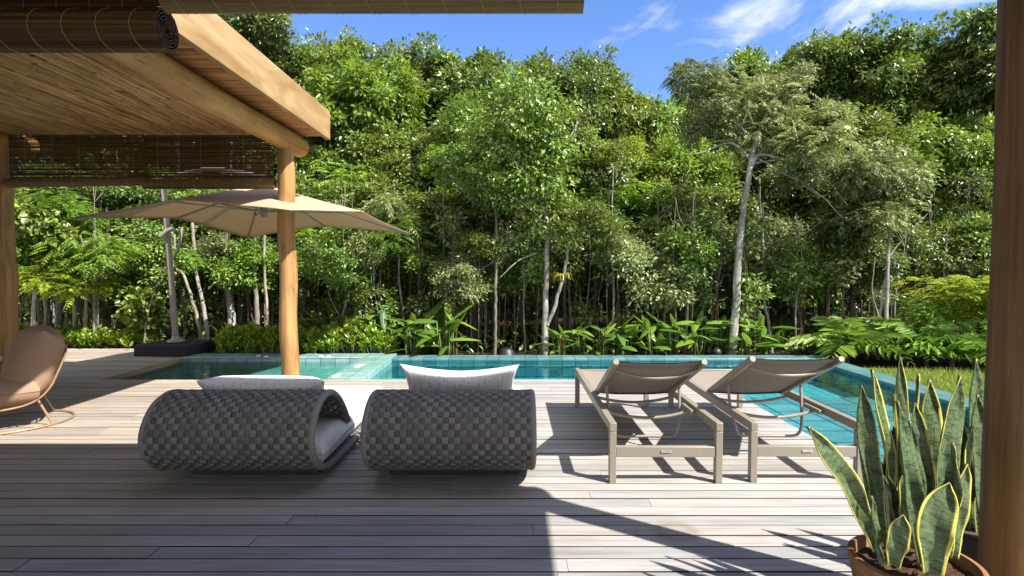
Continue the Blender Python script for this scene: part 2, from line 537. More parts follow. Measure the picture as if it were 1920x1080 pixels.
M['gold'] = mat_plain("bronze_wire", (0.30, 0.19, 0.10), 0.45, 0.5, 0.25)
M['dark_fab'] = mat_fabric("charcoal_cover", (0.030, 0.028, 0.036), (0.02, 0.02, 0.025), (260, 260, 260), 0.4)
M['canopy'] = mat_fabric("sand_canopy", (0.60, 0.44, 0.29), (0.54, 0.39, 0.25), (300, 300, 300), 0.3, 500)
M['pole'] = mat_plain("taupe_pole", (0.24, 0.195, 0.175), 0.45, 0.5)
M['ribmat'] = mat_plain("grey_rib", (0.25, 0.23, 0.21), 0.4, 0.5)
M['black'] = mat_plain("black_lamp", (0.012, 0.012, 0.014), 0.5)
M['opal'] = mat_plain("white_disc", (0.85, 0.87, 0.88), 0.35)
M['greybench'] = mat_plain("grey_green_table", (0.30, 0.31, 0.27), 0.5, 0.4)
M['soil'] = mat_plain("potting_soil", (0.060, 0.035, 0.020), 0.95, 0.1, 0, 0.6, 60, 1.0)
M['terra'] = None
M['ground'] = None

t = NT("forest_floor")
n1 = t.noise(t.coord((1, 1, 1)), 6.0, 8, 0.7)
n2 = t.noise(t.coord((1, 1, 1)), 0.7, 4, 0.6)
c = t.ramp(n1, [(0.3, (0.012, 0.008, 0.005)), (0.55, (0.028, 0.019, 0.012)), (0.75, (0.055, 0.038, 0.023))])
t.bump(n1, 0.8, 0.05)
M['ground'] = t.done(c, 0.95, 0.1)

t = NT("terracotta_pot")
n1 = t.noise(t.coord((7, 7, 12)), 1.0, 7, 0.65)
n2 = t.noise(t.coord((3, 3, 3)), 1.0, 5, 0.6)
c = t.ramp(n1, [(0.3, (0.11, 0.058, 0.026)), (0.55, (0.22, 0.115, 0.05)), (0.75, (0.30, 0.185, 0.09))])
c = t.mix(t.ramp(n2, [(0.52, (0, 0, 0)), (0.7, (0.7,) * 3)]), c, (0.16, 0.12, 0.07))
t.bump(n1, 0.4, 0.01)
M['terra'] = t.done(c, 0.85, 0.2)

t = NT("lawn_turf")
n1 = t.noise(t.coord((1, 1, 1)), 9.0, 6, 0.7)
c = t.ramp(n1, [(0.3, (0.05, 0.085, 0.012)), (0.7, (0.14, 0.20, 0.03))])
t.bump(n1, 0.8, 0.03)
M['turf'] = t.done(c, 0.9, 0.1)

# foliage
DK = [(0.0, (0.025, 0.052, 0.012)), (0.4, (0.055, 0.105, 0.020)), (0.8, (0.105, 0.165, 0.032)), (1.0, (0.19, 0.24, 0.06))]
MD = [(0.0, (0.045, 0.095, 0.014)), (0.4, (0.100, 0.180, 0.024)), (0.8, (0.170, 0.255, 0.038)), (1.0, (0.29, 0.34, 0.075))]
BR = [(0.0, (0.060, 0.140, 0.014)), (0.4, (0.120, 0.245, 0.022)), (0.8, (0.190, 0.33, 0.034)), (1.0, (0.31, 0.41, 0.06))]
GY = [(0.0, (0.080, 0.112, 0.038)), (0.4, (0.170, 0.220, 0.075)), (0.8, (0.285, 0.335, 0.125)), (1.0, (0.45, 0.48, 0.22))]
YL = [(0.0, (0.10, 0.19, 0.012)), (0.4, (0.18, 0.31, 0.022)), (0.8, (0.27, 0.39, 0.035)), (1.0, (0.40, 0.46, 0.06))]
M['lf_dark'] = mat_leaf("dark_glossy_leaf", DK)
M['lf_mid'] = mat_leaf("mid_green_leaf", MD)
M['lf_bright'] = mat_leaf("bright_green_leaf", BR, tf=0.40)
M['lf_grey'] = mat_leaf("grey_green_leaf", GY, (0.30, 0.33, 0.10), 0.3, 0.45, 0.4)
M['lf_yel'] = mat_leaf("yellow_green_leaf", YL, (0.50, 0.58, 0.06), 0.42)
M['lf_hel'] = mat_leaf("paddle_leaf", [(0.0, (0.04, 0.10, 0.012)), (0.5, (0.085, 0.18, 0.018)), (1.0, (0.17, 0.27, 0.03))], (0.3, 0.45, 0.06), 0.3, 0.42, 0.5, 0.1)
M['lf_fern'] = mat_leaf("fern_leaf", [(0.0, (0.06, 0.13, 0.014)), (0.6, (0.12, 0.23, 0.022)), (1.0, (0.20, 0.32, 0.04))], (0.3, 0.45, 0.06), 0.3, 0.4, 0.5)
M['lf_brom'] = mat_leaf("bromeliad_leaf", [(0.0, (0.12, 0.14, 0.015)), (0.6, (0.25, 0.22, 0.025)), (1.0, (0.36, 0.26, 0.03))], (0.5, 0.42, 0.05), 0.3)
M['grass'] = mat_leaf("grass_blade", [(0.0, (0.07, 0.12, 0.012)), (0.5, (0.13, 0.20, 0.02)), (1.0, (0.24, 0.29, 0.05))], (0.4, 0.46, 0.06), 0.35, 0.5, 0.3)
M['orange'] = mat_plain("orange_bract", (0.55, 0.13, 0.02), 0.5)
M['stalk'] = mat_plain("green_stalk", (0.10, 0.16, 0.03), 0.6)
M['bk_pale'] = mat_bark("pale_lichen_bark", (0.13, 0.11, 0.09), (0.30, 0.28, 0.25), (0.52, 0.50, 0.46), ring=0.5)
M['bk_grey'] = mat_bark("grey_bark", (0.09, 0.072, 0.055), (0.20, 0.175, 0.145), (0.36, 0.33, 0.28))
M['bk_brown'] = mat_bark("brown_bark", (0.055, 0.036, 0.024), (0.12, 0.085, 0.056), (0.22, 0.165, 0.115))

# ------------------------------------------------------------------ ground
DX1, DY1 = 2.41, 6.85           # deck edges at the pool
CX0, CX1, CY0, CY1 = 4.45, 4.77, 8.46, 8.80     # coping right and far
GZ = -0.10
PX1, PY0, PY1, PZ = -4.93, DY1 - 0.006, DY1 - 0.006 + 23 * 0.115, 0.003      # the deck beyond, by the parasol


def hill(x, y):
    return GZ + max(0.0, (y - 15.0)) * 0.16 * min(1, max(0, (60 - y) / 20)) if y > 15 else GZ


gx = [-400, -60, -20, -12, PX1 - 0.02, -1.5, 1.5, CX1 - 0.02, 8, 14, 22, 60, 400]
gy = [-300, -40, -4, 3.0, 6.4, CY1 - 0.02, 9.6, 11, 13, 15, 17, 20, 24, 30, 42, 60, 100, 400]
V, Fc = [], []
for y in gy:
    for x in gx:
        V.append((x, y, hill(x, y) + (random.uniform(-0.03, 0.03) if y > 9 and y < 60 else 0)))
nx = len(gx)
for j in range(len(gy) - 1):
    for i in range(nx - 1):
        if gx[i] >= PX1 - 0.1 and gx[i + 1] <= CX1 and gy[j] >= -4 and gy[j + 1] <= CY1: continue
        Fc.append((j * nx + i, j * nx + i + 1, (j + 1) * nx + i + 1, (j + 1) * nx + i))
tag(link("ground", npmesh("ground", V, Fc, M['ground'], True)), kind="structure")

# ------------------------------------------------------------------ deck (real boards with real gaps)
BP, GP = 0.115, 0.0115


def boards(mb, x0, x1, y0, y1, z, th=0.028, seed=1):
    rg = random.Random(seed)
    y = y1
    while y - BP > y0 - 0.001:
        x = x1
        while x > x0 + 0.01:
            Lb = rg.uniform(1.6, 4.4)
            xa = max(x0, x - Lb)
            if xa - x0 < 0.5: xa = x0
            dz = rg.uniform(-0.0015, 0.0015)
            e = 0.0015
            # slightly eased edges
            vs = [(xa + 0.001, y - BP + GP, z - th), (x - 0.001, y - BP + GP, z - th), (x - 0.001, y, z - th), (xa + 0.001, y, z - th),
                  (xa + 0.001, y - BP + GP, z + dz - e), (x - 0.001, y - BP + GP, z + dz - e), (x - 0.001, y, z + dz - e), (xa + 0.001, y, z + dz - e),
                  (xa + 0.001, y - BP + GP + e, z + dz), (x - 0.001, y - BP + GP + e, z + dz), (x - 0.001, y - e, z + dz), (xa + 0.001, y - e, z + dz)]
            fs = [(0, 1, 5, 4), (1, 2, 6, 5), (2, 3, 7, 6), (3, 0, 4, 7), (4, 5, 9, 8), (5, 6, 10, 9), (6, 7, 11, 10), (7, 4, 8, 11), (8, 9, 10, 11)]
            mb.add(vs, fs)
            x = xa
        y -= BP


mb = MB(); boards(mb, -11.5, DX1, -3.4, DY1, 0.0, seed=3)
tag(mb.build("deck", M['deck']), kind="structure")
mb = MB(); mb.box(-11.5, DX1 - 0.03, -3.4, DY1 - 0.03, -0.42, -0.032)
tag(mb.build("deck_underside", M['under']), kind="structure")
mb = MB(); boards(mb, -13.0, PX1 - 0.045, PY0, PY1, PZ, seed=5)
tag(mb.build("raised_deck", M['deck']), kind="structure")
mb = MB(); mb.box(PX1 - 0.043, PX1, PY0, PY1, -0.12, PZ + 0.012)
tag(mb.build("raised_deck_edge", mat_wood("weathered_edge_beam", (0.16, 0.12, 0.085), (0.28, 0.22, 0.16), (0.38, 0.32, 0.25), (20, 1.2, 20), 0.7), bevel=0.004), kind="structure")
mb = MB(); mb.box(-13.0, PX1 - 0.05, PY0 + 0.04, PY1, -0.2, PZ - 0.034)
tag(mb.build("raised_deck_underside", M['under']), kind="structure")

# ------------------------------------------------------------------ pool
LZ, SZ = -0.30, -0.21            # lane floor, shallow arm floor
WX0 = -1.80
mb = MB(); mb.box(WX0 - 0.2, CX0 + 0.1, DY1 - 0.04, CY0 + 0.1, LZ - 0.1, LZ)
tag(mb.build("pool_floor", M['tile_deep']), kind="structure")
mb = MB(); mb.box(DX1 - 0.05, CX0 + 0.1, -2.0, DY1 - 0.043, SZ - 0.2, SZ)
tag(mb.build("pool_shelf_floor", M['tile_floor']), kind="structure")
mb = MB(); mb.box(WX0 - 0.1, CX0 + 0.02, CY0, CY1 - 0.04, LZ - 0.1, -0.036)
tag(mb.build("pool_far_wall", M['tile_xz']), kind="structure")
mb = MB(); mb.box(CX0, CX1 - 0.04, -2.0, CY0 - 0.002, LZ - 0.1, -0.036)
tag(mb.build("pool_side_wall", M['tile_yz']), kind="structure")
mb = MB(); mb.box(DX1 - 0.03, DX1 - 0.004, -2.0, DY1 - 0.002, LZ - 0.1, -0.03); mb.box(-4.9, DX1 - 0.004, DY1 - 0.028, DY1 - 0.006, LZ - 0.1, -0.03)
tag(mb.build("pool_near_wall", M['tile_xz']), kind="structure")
mb = MB()
mb.box(WX0 + 0.0, CX1, CY0 - 0.01, CY1, -0.034, 0.0)
mb.box(CX0 - 0.01, CX1, -2.0, CY0 - 0.012, -0.034, 0.0)
tag(mb.build("pool_coping", M['coping'], bevel=0.006), kind="structure")
mb = MB(); mb.add([(WX0 - 0.02, DY1 - 0.01, -0.055), (CX0 + 0.005, DY1 - 0.01, -0.055), (CX0 + 0.005, CY0 + 0.005, -0.055), (WX0 - 0.02, CY0 + 0.005, -0.055),
                   (DX1 - 0.01, -2.0, -0.055), (CX0 + 0.005, -2.0, -0.055), (DX1 - 0.01, DY1 - 0.01, -0.055)],
                  [(0, 6, 1, 2, 3), (4, 5, 1, 6)])
tag(mb.build("pool_water", M['water']), kind="structure")

# raised spa
SX0, SX1 = PX1 + 0.0, -2.24
mb = MB(); mb.box(SX0 - 0.05, SX1 + 0.05, DY1 - 0.005, CY0 + 0.05, -0.34, -0.105)
tag(mb.build("spa_floor", M['spa']), kind="structure")
mb = MB(); mb.box(SX1, WX0, DY1 + 0.002, CY1 + 0.05, -0.5, 0.022); mb.box(SX0, SX1 - 0.002, CY0 + 0.0, CY1 + 0.05, -0.5, 0.020)
tag(mb.build("spa_wall", M['spa'], bevel=0.006), kind="structure")
mb = MB(); mb.box(SX0, SX1 - 0.004, CY0 - 0.02, CY0 - 0.003, -0.4, 0.012)
tag(mb.build("spa_far_wall", M['spa_xz']), kind="structure")
mb = MB(); mb.add([(SX0 - 0.02, DY1 - 0.003, -0.045), (SX1 + 0.004, DY1 - 0.003, -0.045), (SX1 + 0.004, CY0 - 0.018, -0.045), (SX0 - 0.02, CY0 - 0.018, -0.045)], [(0, 1, 2, 3)])
tag(mb.build("spa_water", M['spawater']), kind="structure")
LBL = ["white round disc on the spa wall, nearest the deck", "white round disc on the spa wall, second from the deck",
       "white round disc on the spa wall, third from the deck", "white round disc on the spa wall, fourth from the deck",
       "white round disc on the back spa rim, left of the log post", "white round disc on the back spa rim just left of the log post",
       "white round disc on the back spa rim, right of the log post", "white round disc on the back spa rim, farthest right along it"]
for (px, py), lb in zip([(626, 706), (634, 703), (669, 688), (676, 685), (484, 667.5), (499, 668.5), (602, 667.5), (616, 668.5)], LBL):
    p = gnd(px, py, 0.022)
    mb = MB(); mb.lathe([(0.034, 0), (0.034, 0.004), (0.026, 0.008), (0.0, 0.009)], (0, 0, 0), 20)  # small flat white disc lying on the spa rim
    o = mb.build("spa_disc", M['opal'], smooth=True); o.location = (p.x, p.y, 0.0225)
    tag(o, lb, "lamp", "white discs set into the spa rim")

# lawn
mb = MB(); mb.add([(CX1, -2, GZ + 0.06), (16, -2, GZ + 0.06), (16, 7.3, GZ + 0.06), (7.4, 7.55, GZ + 0.06), (CX1, 7.9, GZ + 0.06)], [(0, 1, 2, 3, 4)])
tag(mb.build("lawn", M['turf']), kind="structure")
rg = np.random.default_rng(5)
n = 26000
P = np.stack([CX1 + 0.02 + rg.random(n) ** 1.5 * 5.2, 4.6 + rg.random(n) * 3.15, np.full(n, GZ + 0.06)], 1)
a = rg.random(n) * 6.283; hh = rg.uniform(0.03, 0.075, n); w = rg.uniform(0.003, 0.006, n)
D = np.stack([np.cos(a) * 0.5, np.sin(a) * 0.5, np.ones(n)], 1); D /= np.linalg.norm(D, axis=1)[:, None]
Sd = np.stack([-np.sin(a), np.cos(a), np.zeros(n)], 1)
V = np.stack([P - Sd * w[:, None], P + Sd * w[:, None], P + D * hh[:, None]], 1).reshape(-1, 3)
tag(link("grass", npmesh("grass", V, np.arange(3 * n).reshape(-1, 3), M['grass'])), "short sunlit lawn grass beyond the right pool edge", "grass", kind="stuff")


# ------------------------------------------------------------------ veranda of the house (over the camera): its post is the dark log at the right
VP = (1.865, 2.07)
ver = empty("veranda", (VP[0], VP[1], 0), "house veranda whose dark brown log post stands at right beside the potted snake plants", "veranda")
mb = MB()
pth = [(VP[0], VP[1], z) for z in np.linspace(0, 2.52, 16)]
mb.tube(pth, [0.104 + 0.004 * math.sin(z * 3) - 0.004 * z for _, _, z in pth], 28)
mb.build("post", M['brownlog'], ver, smooth=True, world_space=True)
mb = MB(); mb.box(-9.5, 2.05, -4.0, 2.8, 2.95, 3.10)
mb.build("roof", M['roof'], ver, world_space=True)
mb = MB(); mb.tube([(-9.5, 2.05, 2.63), (2.05, 2.05, 2.63)], 0.11, 20)
mb.build("beam", M['logh'], ver, smooth=True, world_space=True)
mb = MB(); mb.tube([(1.95, -3.9, 2.63), (1.95, 1.93, 2.63)], 0.11, 20); mb.box(1.87, 2.03, -3.9, 1.93, 2.7, 2.95); mb.box(-9.4, 2.03, 1.97, 2.13, 2.7, 2.95)
mb.build("side_beam", M['logh'], ver, smooth=True, world_space=True)

# ------------------------------------------------------------------ pergola over the lounge area
PGY = 6.5
KP = 1.0
per = empty("pergola", (-2.55, PGY, 0), "log pergola with reed ceiling and pale fascia board over the deck on the left", "pergola")


def post(x, y, r, z1):
    mb_ = MB()
    n_ = 18
    pth_ = [(x + 0.010 * math.sin(i * 0.9) - 0.004 * (i - n_) * 0.3, y, -0.10 + (z1 + 0.10) * i / n_) for i in range(n_ + 1)]
    mb_.tube(pth_, [r * (1.03 - 0.09 * i / n_ + 0.018 * math.sin(i * 1.7)) for i in range(n_ + 1)], 28)
    return mb_.build("post", M['log'], per, smooth=True, world_space=True)


LOGX, LOGX2 = -2.575, -5.83
post(LOGX + 0.0, PGY, 0.098, 2.72)
post(LOGX2, PGY, 0.125, 2.72)
for lx in (LOGX, LOGX2):
    mb = MB()
    ys = np.linspace(2.83, 6.93, 22)
    mb.tube([(lx + 0.012 * math.sin(y * 1.3), y, 2.80 + 0.008 * math.sin(y * 2.1)) for y in ys] , [0.118 + 0.004 * math.sin(y * 3.1) for y in ys], 28)
    mb.build("log_beam", M['logh'], per, smooth=True, bevel=0.012, world_space=True)
FX = -2.22
mb = MB(); mb.box(FX - 0.05, FX, 2.83, 7.0, 2.915, 3.26)
mb.build("fascia_board", M['fascia'], per, bevel=0.005, world_space=True)
mb = MB(); mb.box(-9.5, -2.70, 6.56, 6.61, 2.94, 3.15)
mb.build("far_fascia_board", M['fascia'], per, bevel=0.005, world_space=True)
mb = MB()
y = 2.88
while y < 6.94:
    mb.tube([(-2.62, y, 2.984 + random.uniform(-.004, .004)), (FX - 0.052, y, 2.984 + random.uniform(-.004, .004))], 0.046, 10)
    y += 0.098
mb.build("batten_soffit", M['batten'], per, smooth=True, world_space=True)
mb = MB()
x = -9.4
rg_ = random.Random(11)
while x < LOGX - 0.03:
    y = 2.83 - rg_.uniform(0, 0.8)
    wd = rg_.uniform(0.011, 0.024)
    while y < 6.55:
        L = rg_.uniform(0.35, 1.0)
        y2 = min(y + L, 6.55)
        z0 = 2.875 + rg_.uniform(-0.010, 0.006); z1 = 2.875 + rg_.uniform(-0.010, 0.006)
        if y2 > 2.84:
            ya = max(y, 2.83)
            xx = x + rg_.uniform(-0.006, 0.006)
            mb.add([(x, ya, z0), (x + wd, ya, z0), (xx + wd, y2, z1), (xx, y2, z1), (x, ya, z0 + .008), (x + wd, ya, z0 + .008), (xx + wd, y2, z1 + .008), (xx, y2, z1 + .008)],
                   [(0, 3, 2, 1), (4, 5, 6, 7), (0, 1, 5, 4), (1, 2, 6, 5), (2, 3, 7, 6), (3, 0, 4, 7)])
        y = y2 + 0.006
    x += wd + rg_.uniform(0.0005, 0.004)
mb.build("reed_ceiling", M['reed'], per, world_space=True)
mb = MB(); mb.box(-9.5, FX - 0.054, 2.83, 6.555, 3.04, 3.10); mb.box(-9.45, -2.64, 2.83, 6.55, 2.905, 2.93); mb.box(-2.69, FX - 0.054, 6.557, 6.945, 3.04, 3.10)
mb.build("roof", M['roof'], per, world_space=True)




# ------------------------------------------------------------------ bamboo blinds
def blind(name, x0, x1, y, ztop, zroll, rr, label, mat_s, mat_r, seed, gap=0.5, turns=5, strings=6, tilt=0.0, group=None):
    rg2 = random.Random(seed)
    root = empty(name, ((x0 + x1) / 2, y, ztop), label, "blind", group)
    m1 = MB()
    z = ztop
    while z > zroll + rr * 0.3:
        hgt = rg2.uniform(0.006, 0.010)
        x = x0
        while x < x1:
            x2 = min(x1, x + rg2.uniform(0.5, 1.6))
            oz = rg2.uniform(-0.0014, 0.0014)
            m1.box(x, x2 - 0.001, y - 0.002 + rg2.uniform(-.001, .001), y + 0.002, z - hgt + oz, z + oz)
            x = x2
        z -= hgt + (rg2.uniform(0.0010, 0.0050) if rg2.random() < gap else 0.0006)
    m1.build("slat_panel", mat_s, root, world_space=True)
    # rolled part: a real spiral of slats
    m2 = MB()
    nseg = 34
    N = nseg * turns
    ringsx = (x0 - 0.01, x1 + 0.01)
    prev = None
    for i in range(N):
        a_ = 2 * math.pi * i / nseg - math.pi / 2
        a2 = a_ + 2 * math.pi / nseg * 0.92
        r_ = rr * (0.16 + 0.84 * i / N) * (1 + rg2.uniform(-0.012, 0.012))
        th = 0.0042
        e0 = rg2.uniform(-0.0012, 0.0012)
        pts = [(math.cos(a_) * r_, math.sin(a_) * r_ * 1.02), (math.cos(a2) * r_, math.sin(a2) * r_ * 1.02),
               (math.cos(a2) * (r_ - th), math.sin(a2) * (r_ - th)), (math.cos(a_) * (r_ - th), math.sin(a_) * (r_ - th))]
        vs = [(ringsx[0] + e0, y + p_[0], zroll + p_[1] - tilt) for p_ in pts] + [(ringsx[1] + e0, y + p_[0], zroll + p_[1] + tilt) for p_ in pts]
        m2.add(vs, [(0, 1, 2, 3), (7, 6, 5, 4), (0, 4, 5, 1), (1, 5, 6, 2), (2, 6, 7, 3), (3, 7, 4, 0)])
    m2.build("roll", mat_r, root, world_space=True)
    def rsp(q): return rr * (1 - .84 / turns * (1 - q / 16)) + 0.002
    for k in range(strings):
        m3 = MB()
        xk = x0 + (x1 - x0) * (k + 0.5) / strings
        m3.tube([(xk + 0.03 * math.sin(q / 16 * 6.283), y + math.sin(q / 16 * 6.283) * rsp(q), zroll - math.cos(q / 16 * 6.283) * rsp(q) * 1.02 + tilt * (2 * (k + .5) / strings - 1)) for q in range(17)], 0.0016, 5, False)
        m3.tube([(xk + .03, y - 0.004, zroll + rr), (xk + .03, y - 0.004, ztop)], 0.0012, 5, False)
        m3.build("cord", M['cord'], root, world_space=True)
    return root


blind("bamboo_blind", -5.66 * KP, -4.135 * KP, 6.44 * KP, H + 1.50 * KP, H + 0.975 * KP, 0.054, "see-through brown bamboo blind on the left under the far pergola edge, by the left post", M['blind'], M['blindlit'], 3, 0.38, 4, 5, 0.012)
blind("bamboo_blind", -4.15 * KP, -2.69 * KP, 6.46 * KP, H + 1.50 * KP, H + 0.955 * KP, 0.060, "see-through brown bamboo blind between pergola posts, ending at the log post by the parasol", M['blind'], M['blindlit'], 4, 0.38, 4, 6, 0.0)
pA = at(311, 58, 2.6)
blind("bamboo_blind", -6.6, pA.x, 2.6, 2.94, pA.z, 0.096, "dark half-rolled bamboo blind at upper left with its spiral roll end showing", M['blind'], M['blind'], 5, 0.25, 6, 34)  # roll keeps the darker slat colour, which stands in for its shade
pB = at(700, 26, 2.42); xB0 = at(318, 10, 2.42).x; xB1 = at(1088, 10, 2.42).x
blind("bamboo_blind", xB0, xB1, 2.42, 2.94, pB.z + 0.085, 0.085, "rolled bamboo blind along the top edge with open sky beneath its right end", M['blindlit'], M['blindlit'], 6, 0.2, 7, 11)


# ------------------------------------------------------------------ daybeds
def daybed_mesh(width=0.995):
    prof = [(1.98, .062), (1.5, .06), (1.0, .06), (.62, .062), (.36, .075), (.18, .125), (.06, .215), (.02, .325), (.055, .425), (.145, .51), (.28, .548), (.42, .53), (.55, .465), (.67, .365), (.775, .25)]
    pts = catmull([(0, p[0], p[1]) for p in prof], 14)
    # resample evenly
    L = [0.0]
    for a_, b_ in zip(pts, pts[1:]): L.append(L[-1] + (b_ - a_).length)
    cell = 0.0365
    nu = int(round(L[-1] / cell)); nv = 28
    sub = 4
    def point(s_):
        s_ = min(max(s_, 0), L[-1] - 1e-6)
        i = next(k for k in range(len(L) - 1) if L[k + 1] >= s_)
        f = (s_ - L[i]) / max(1e-9, L[i + 1] - L[i])
        p_ = pts[i].lerp(pts[i + 1], f)
        tg = (pts[min(i + 2, len(pts) - 1)] - pts[max(i - 1, 0)]).normalized()
        return p_, Vector((0, -tg.z, tg.y))      # normal to the profile
    V, Fc, uv = [], [], []
    th = 0.019
    frames = [point(L[-1] * k / (nu * sub)) for k in range(nu * sub + 1)]
    for side in (1, -1):
        for u in range(nu):
            for v in range(nv):
                over = (u + v) % 2 == 0
                k0 = len(V)
                for a_ in range(sub + 1):
                    p_, nr = frames[u * sub + a_]
                    su = a_ / sub
                    for b_ in range(sub + 1):
                        sv = b_ / sub
                        run, crs = (su, sv) if over else (sv, su)
                        h_ = 0.0085 * (math.sin(math.pi * (0.06 + 0.88 * run)) ** 0.7) * (0.72 + 0.28 * (1 - abs(2 * crs - 1) ** 4))
                        if not over: h_ *= 0.78
                        x = -width / 2 + width * (v + sv) / nv
                        q = p_ + nr * (-side) * (th + h_ - 0.006)
                        V.append((x, q.y, q.z))
                for a_ in range(sub):
                    for b_ in range(sub):
                        f = [k0 + a_ * (sub + 1) + b_, k0 + a_ * (sub + 1) + b_ + 1, k0 + (a_ + 1) * (sub + 1) + b_ + 1, k0 + (a_ + 1) * (sub + 1) + b_]
                        if side < 0: f = f[::-1]
                        Fc.append(f)
                        for idx in f:
                            kk = idx - k0
                            uv.append(((u + (kk // (sub + 1)) / sub), (v + (kk % (sub + 1)) / sub)))
    me = npmesh("woven_shell", V, Fc, None, True)
    ul = me.uv_layers.new(name="UVMap")
    ul.data.foreach_set("uv", np.array(uv, dtype=np.float32).ravel())
    rim = MB()
    for sx in (-1, 1):
        path = [p_ + Vector((sx * width / 2, 0, 0)) for p_, _ in frames[::2]]
        rim.tube(path, 0.0235, 10)
    a_, n_ = frames[-1]
    rim.tube([a_ + Vector((-width / 2, 0, 0)), a_ + Vector((width / 2, 0, 0))], 0.0235, 10)
    a_, n_ = frames[0]
    rim.tube([a_ + Vector((-width / 2, 0, 0)), a_ + Vector((width / 2, 0, 0))], 0.0235, 10)
    return me, rim


t = NT("woven_grey_rope")
uvn = t.new("ShaderNodeUVMap")
sx = t.new("ShaderNodeSeparateXYZ"); t.l.new(uvn.outputs[0], sx.inputs[0])
fu, fv = t.math('FLOOR', sx.outputs[0]), t.math('FLOOR', sx.outputs[1])
chk = t.math('MODULO', t.math('ADD', fu, fv), 2.0)
def strands(o_):
    return t.math('ABSOLUTE', t.math('SINE', t.math('MULTIPLY', o_, math.pi * 5)))
sel = t.new("ShaderNodeMix"); sel.data_type = 'FLOAT'
t.l.new(chk, sel.inputs[0]); t.l.new(strands(sx.outputs[1]), sel.inputs[2]); t.l.new(strands(sx.outputs[0]), sel.inputs[3])
st = sel.outputs[0]
cbn = t.new("ShaderNodeCombineXYZ"); t.l.new(fu, cbn.inputs[0]); t.l.new(fv, cbn.inputs[1])
wn_ = t.new("ShaderNodeTexWhiteNoise"); wn_.noise_dimensions = '2D'; t.l.new(cbn.outputs[0], wn_.inputs[0])
c = t.mix(chk, (0.215, 0.196, 0.184), (0.122, 0.110, 0.103))
c = t.mix(t.rng(st, 0.55, 0.0), c, (0.035, 0.032, 0.030))
c = t.value(c, t.rng(wn_.outputs["Value"], 0.8, 1.2))
fz = t.noise(t.coord((1, 1, 1)), 420, 3, 0.6)
c = t.value(c, t.rng(fz, 0.7, 1.3))
t.bump(t.math('ADD', st, t.math('MULTIPLY', fz, 0.6)), 0.5, 0.003)
M['rope'] = t.done(c, 0.85, 0.2)
M['rim'] = mat_plain("grey_rope_edge", (0.190, 0.170, 0.155), 0.9, 0.15, 0, 0.3, 160, 0.5)


def rounded_slab(x0, x1, y0, y1, z0, z1, ex=0.06, crown=0.02, nx=24, ny=30, seed=0):
    """mattress-like slab: superellipse edges, slightly crowned and uneven top"""
    rg3 = random.Random(seed)
    ph = [rg3.uniform(0, 6.28) for _ in range(6)]
    V, Fc = [], []
    def lay(side):
        base = len(V)
        for j in range(ny + 1):
            for i in range(nx + 1):
                u = -1 + 2 * i / nx; v = -1 + 2 * j / ny
                # concentrate near the edges
                u = math.copysign(1 - (1 - abs(u)) ** 1.8, u); v = math.copysign(1 - (1 - abs(v)) ** 1.8, v)
                X = (x0 + x1) / 2 + u * (x1 - x0) / 2; Y = (y0 + y1) / 2 + v * (y1 - y0) / 2
                d = min((1 - abs(u)) * (x1 - x0) / 2, (1 - abs(v)) * (y1 - y0) / 2)
                k = min(1, d / ex)
                rr = math.sqrt(max(0, 1 - (1 - k) ** 2))
                zc = (z0 + z1) / 2
                hgt = (z1 - z0) / 2 * (0.02 + 0.98 * rr)
                cr_ = crown * (1 - u * u) * (1 - v * v) + 0.003 * math.sin(X * 9 + ph[0]) * math.sin(Y * 7 + ph[1])
                V.append((X, Y, zc + side * hgt + (cr_ if side > 0 else 0)))
        for j in range(ny):
            for i in range(nx):
                f = [base + j * (nx + 1) + i, base + j * (nx + 1) + i + 1, base + (j + 1) * (nx + 1) + i + 1, base + (j + 1) * (nx + 1) + i]
                Fc.append(f if side > 0 else f[::-1])
    lay(1); lay(-1)
    return V, Fc


def cushion(w, h, t_, seed=0, ear=0.07, n=26, sag=0.0, power=0.5, wr=0.004):
    """soft pillow in its own XZ plane (y is thickness), corners drawn out"""
    rg3 = random.Random(seed)
    ph = [rg3.uniform(0, 6.28) for _ in range(8)]
    V, Fc = [], []
    for side in (1, -1):
        base = len(V)
        for j in range(n + 1):
            for i in range(n + 1):
                u = -1 + 2 * i / n; v = -1 + 2 * j / n
                u = math.copysign(1 - (1 - abs(u)) ** 1.5, u); v = math.copysign(1 - (1 - abs(v)) ** 1.5, v)
                x = w / 2 * u * (1 - ear * (1 - v * v) * abs(u) ** 2)
                z = h / 2 * v * (1 - ear * 1.3 * (1 - u * u) * abs(v) ** 2)
                th = t_ / 2 * max(0, (1 - u ** 4)) ** power * max(0, (1 - v ** 4)) ** power
                th *= 1 + 0.05 * math.sin(u * 5 + ph[0]) * math.sin(v * 4 + ph[1])
                wrk = wr * (math.sin(u * 17 + v * 6 + ph[2]) + math.sin(v * 15 - u * 8 + ph[3])) * (abs(u) ** 3 + abs(v) ** 3) * 0.5 * (1 - max(abs(u), abs(v)) ** 8)
                z -= sag * (1 - u * u) * (0.5 + 0.5 * v)
                V.append((x, -side * (th + wrk), z))
        for j in range(n):
            for i in range(n):
                f = [base + j * (n + 1) + i, base + j * (n + 1) + i + 1, base + (j + 1) * (n + 1) + i + 1, base + (j + 1) * (n + 1) + i]
                Fc.append(f if side > 0 else f[::-1])
    return V, Fc


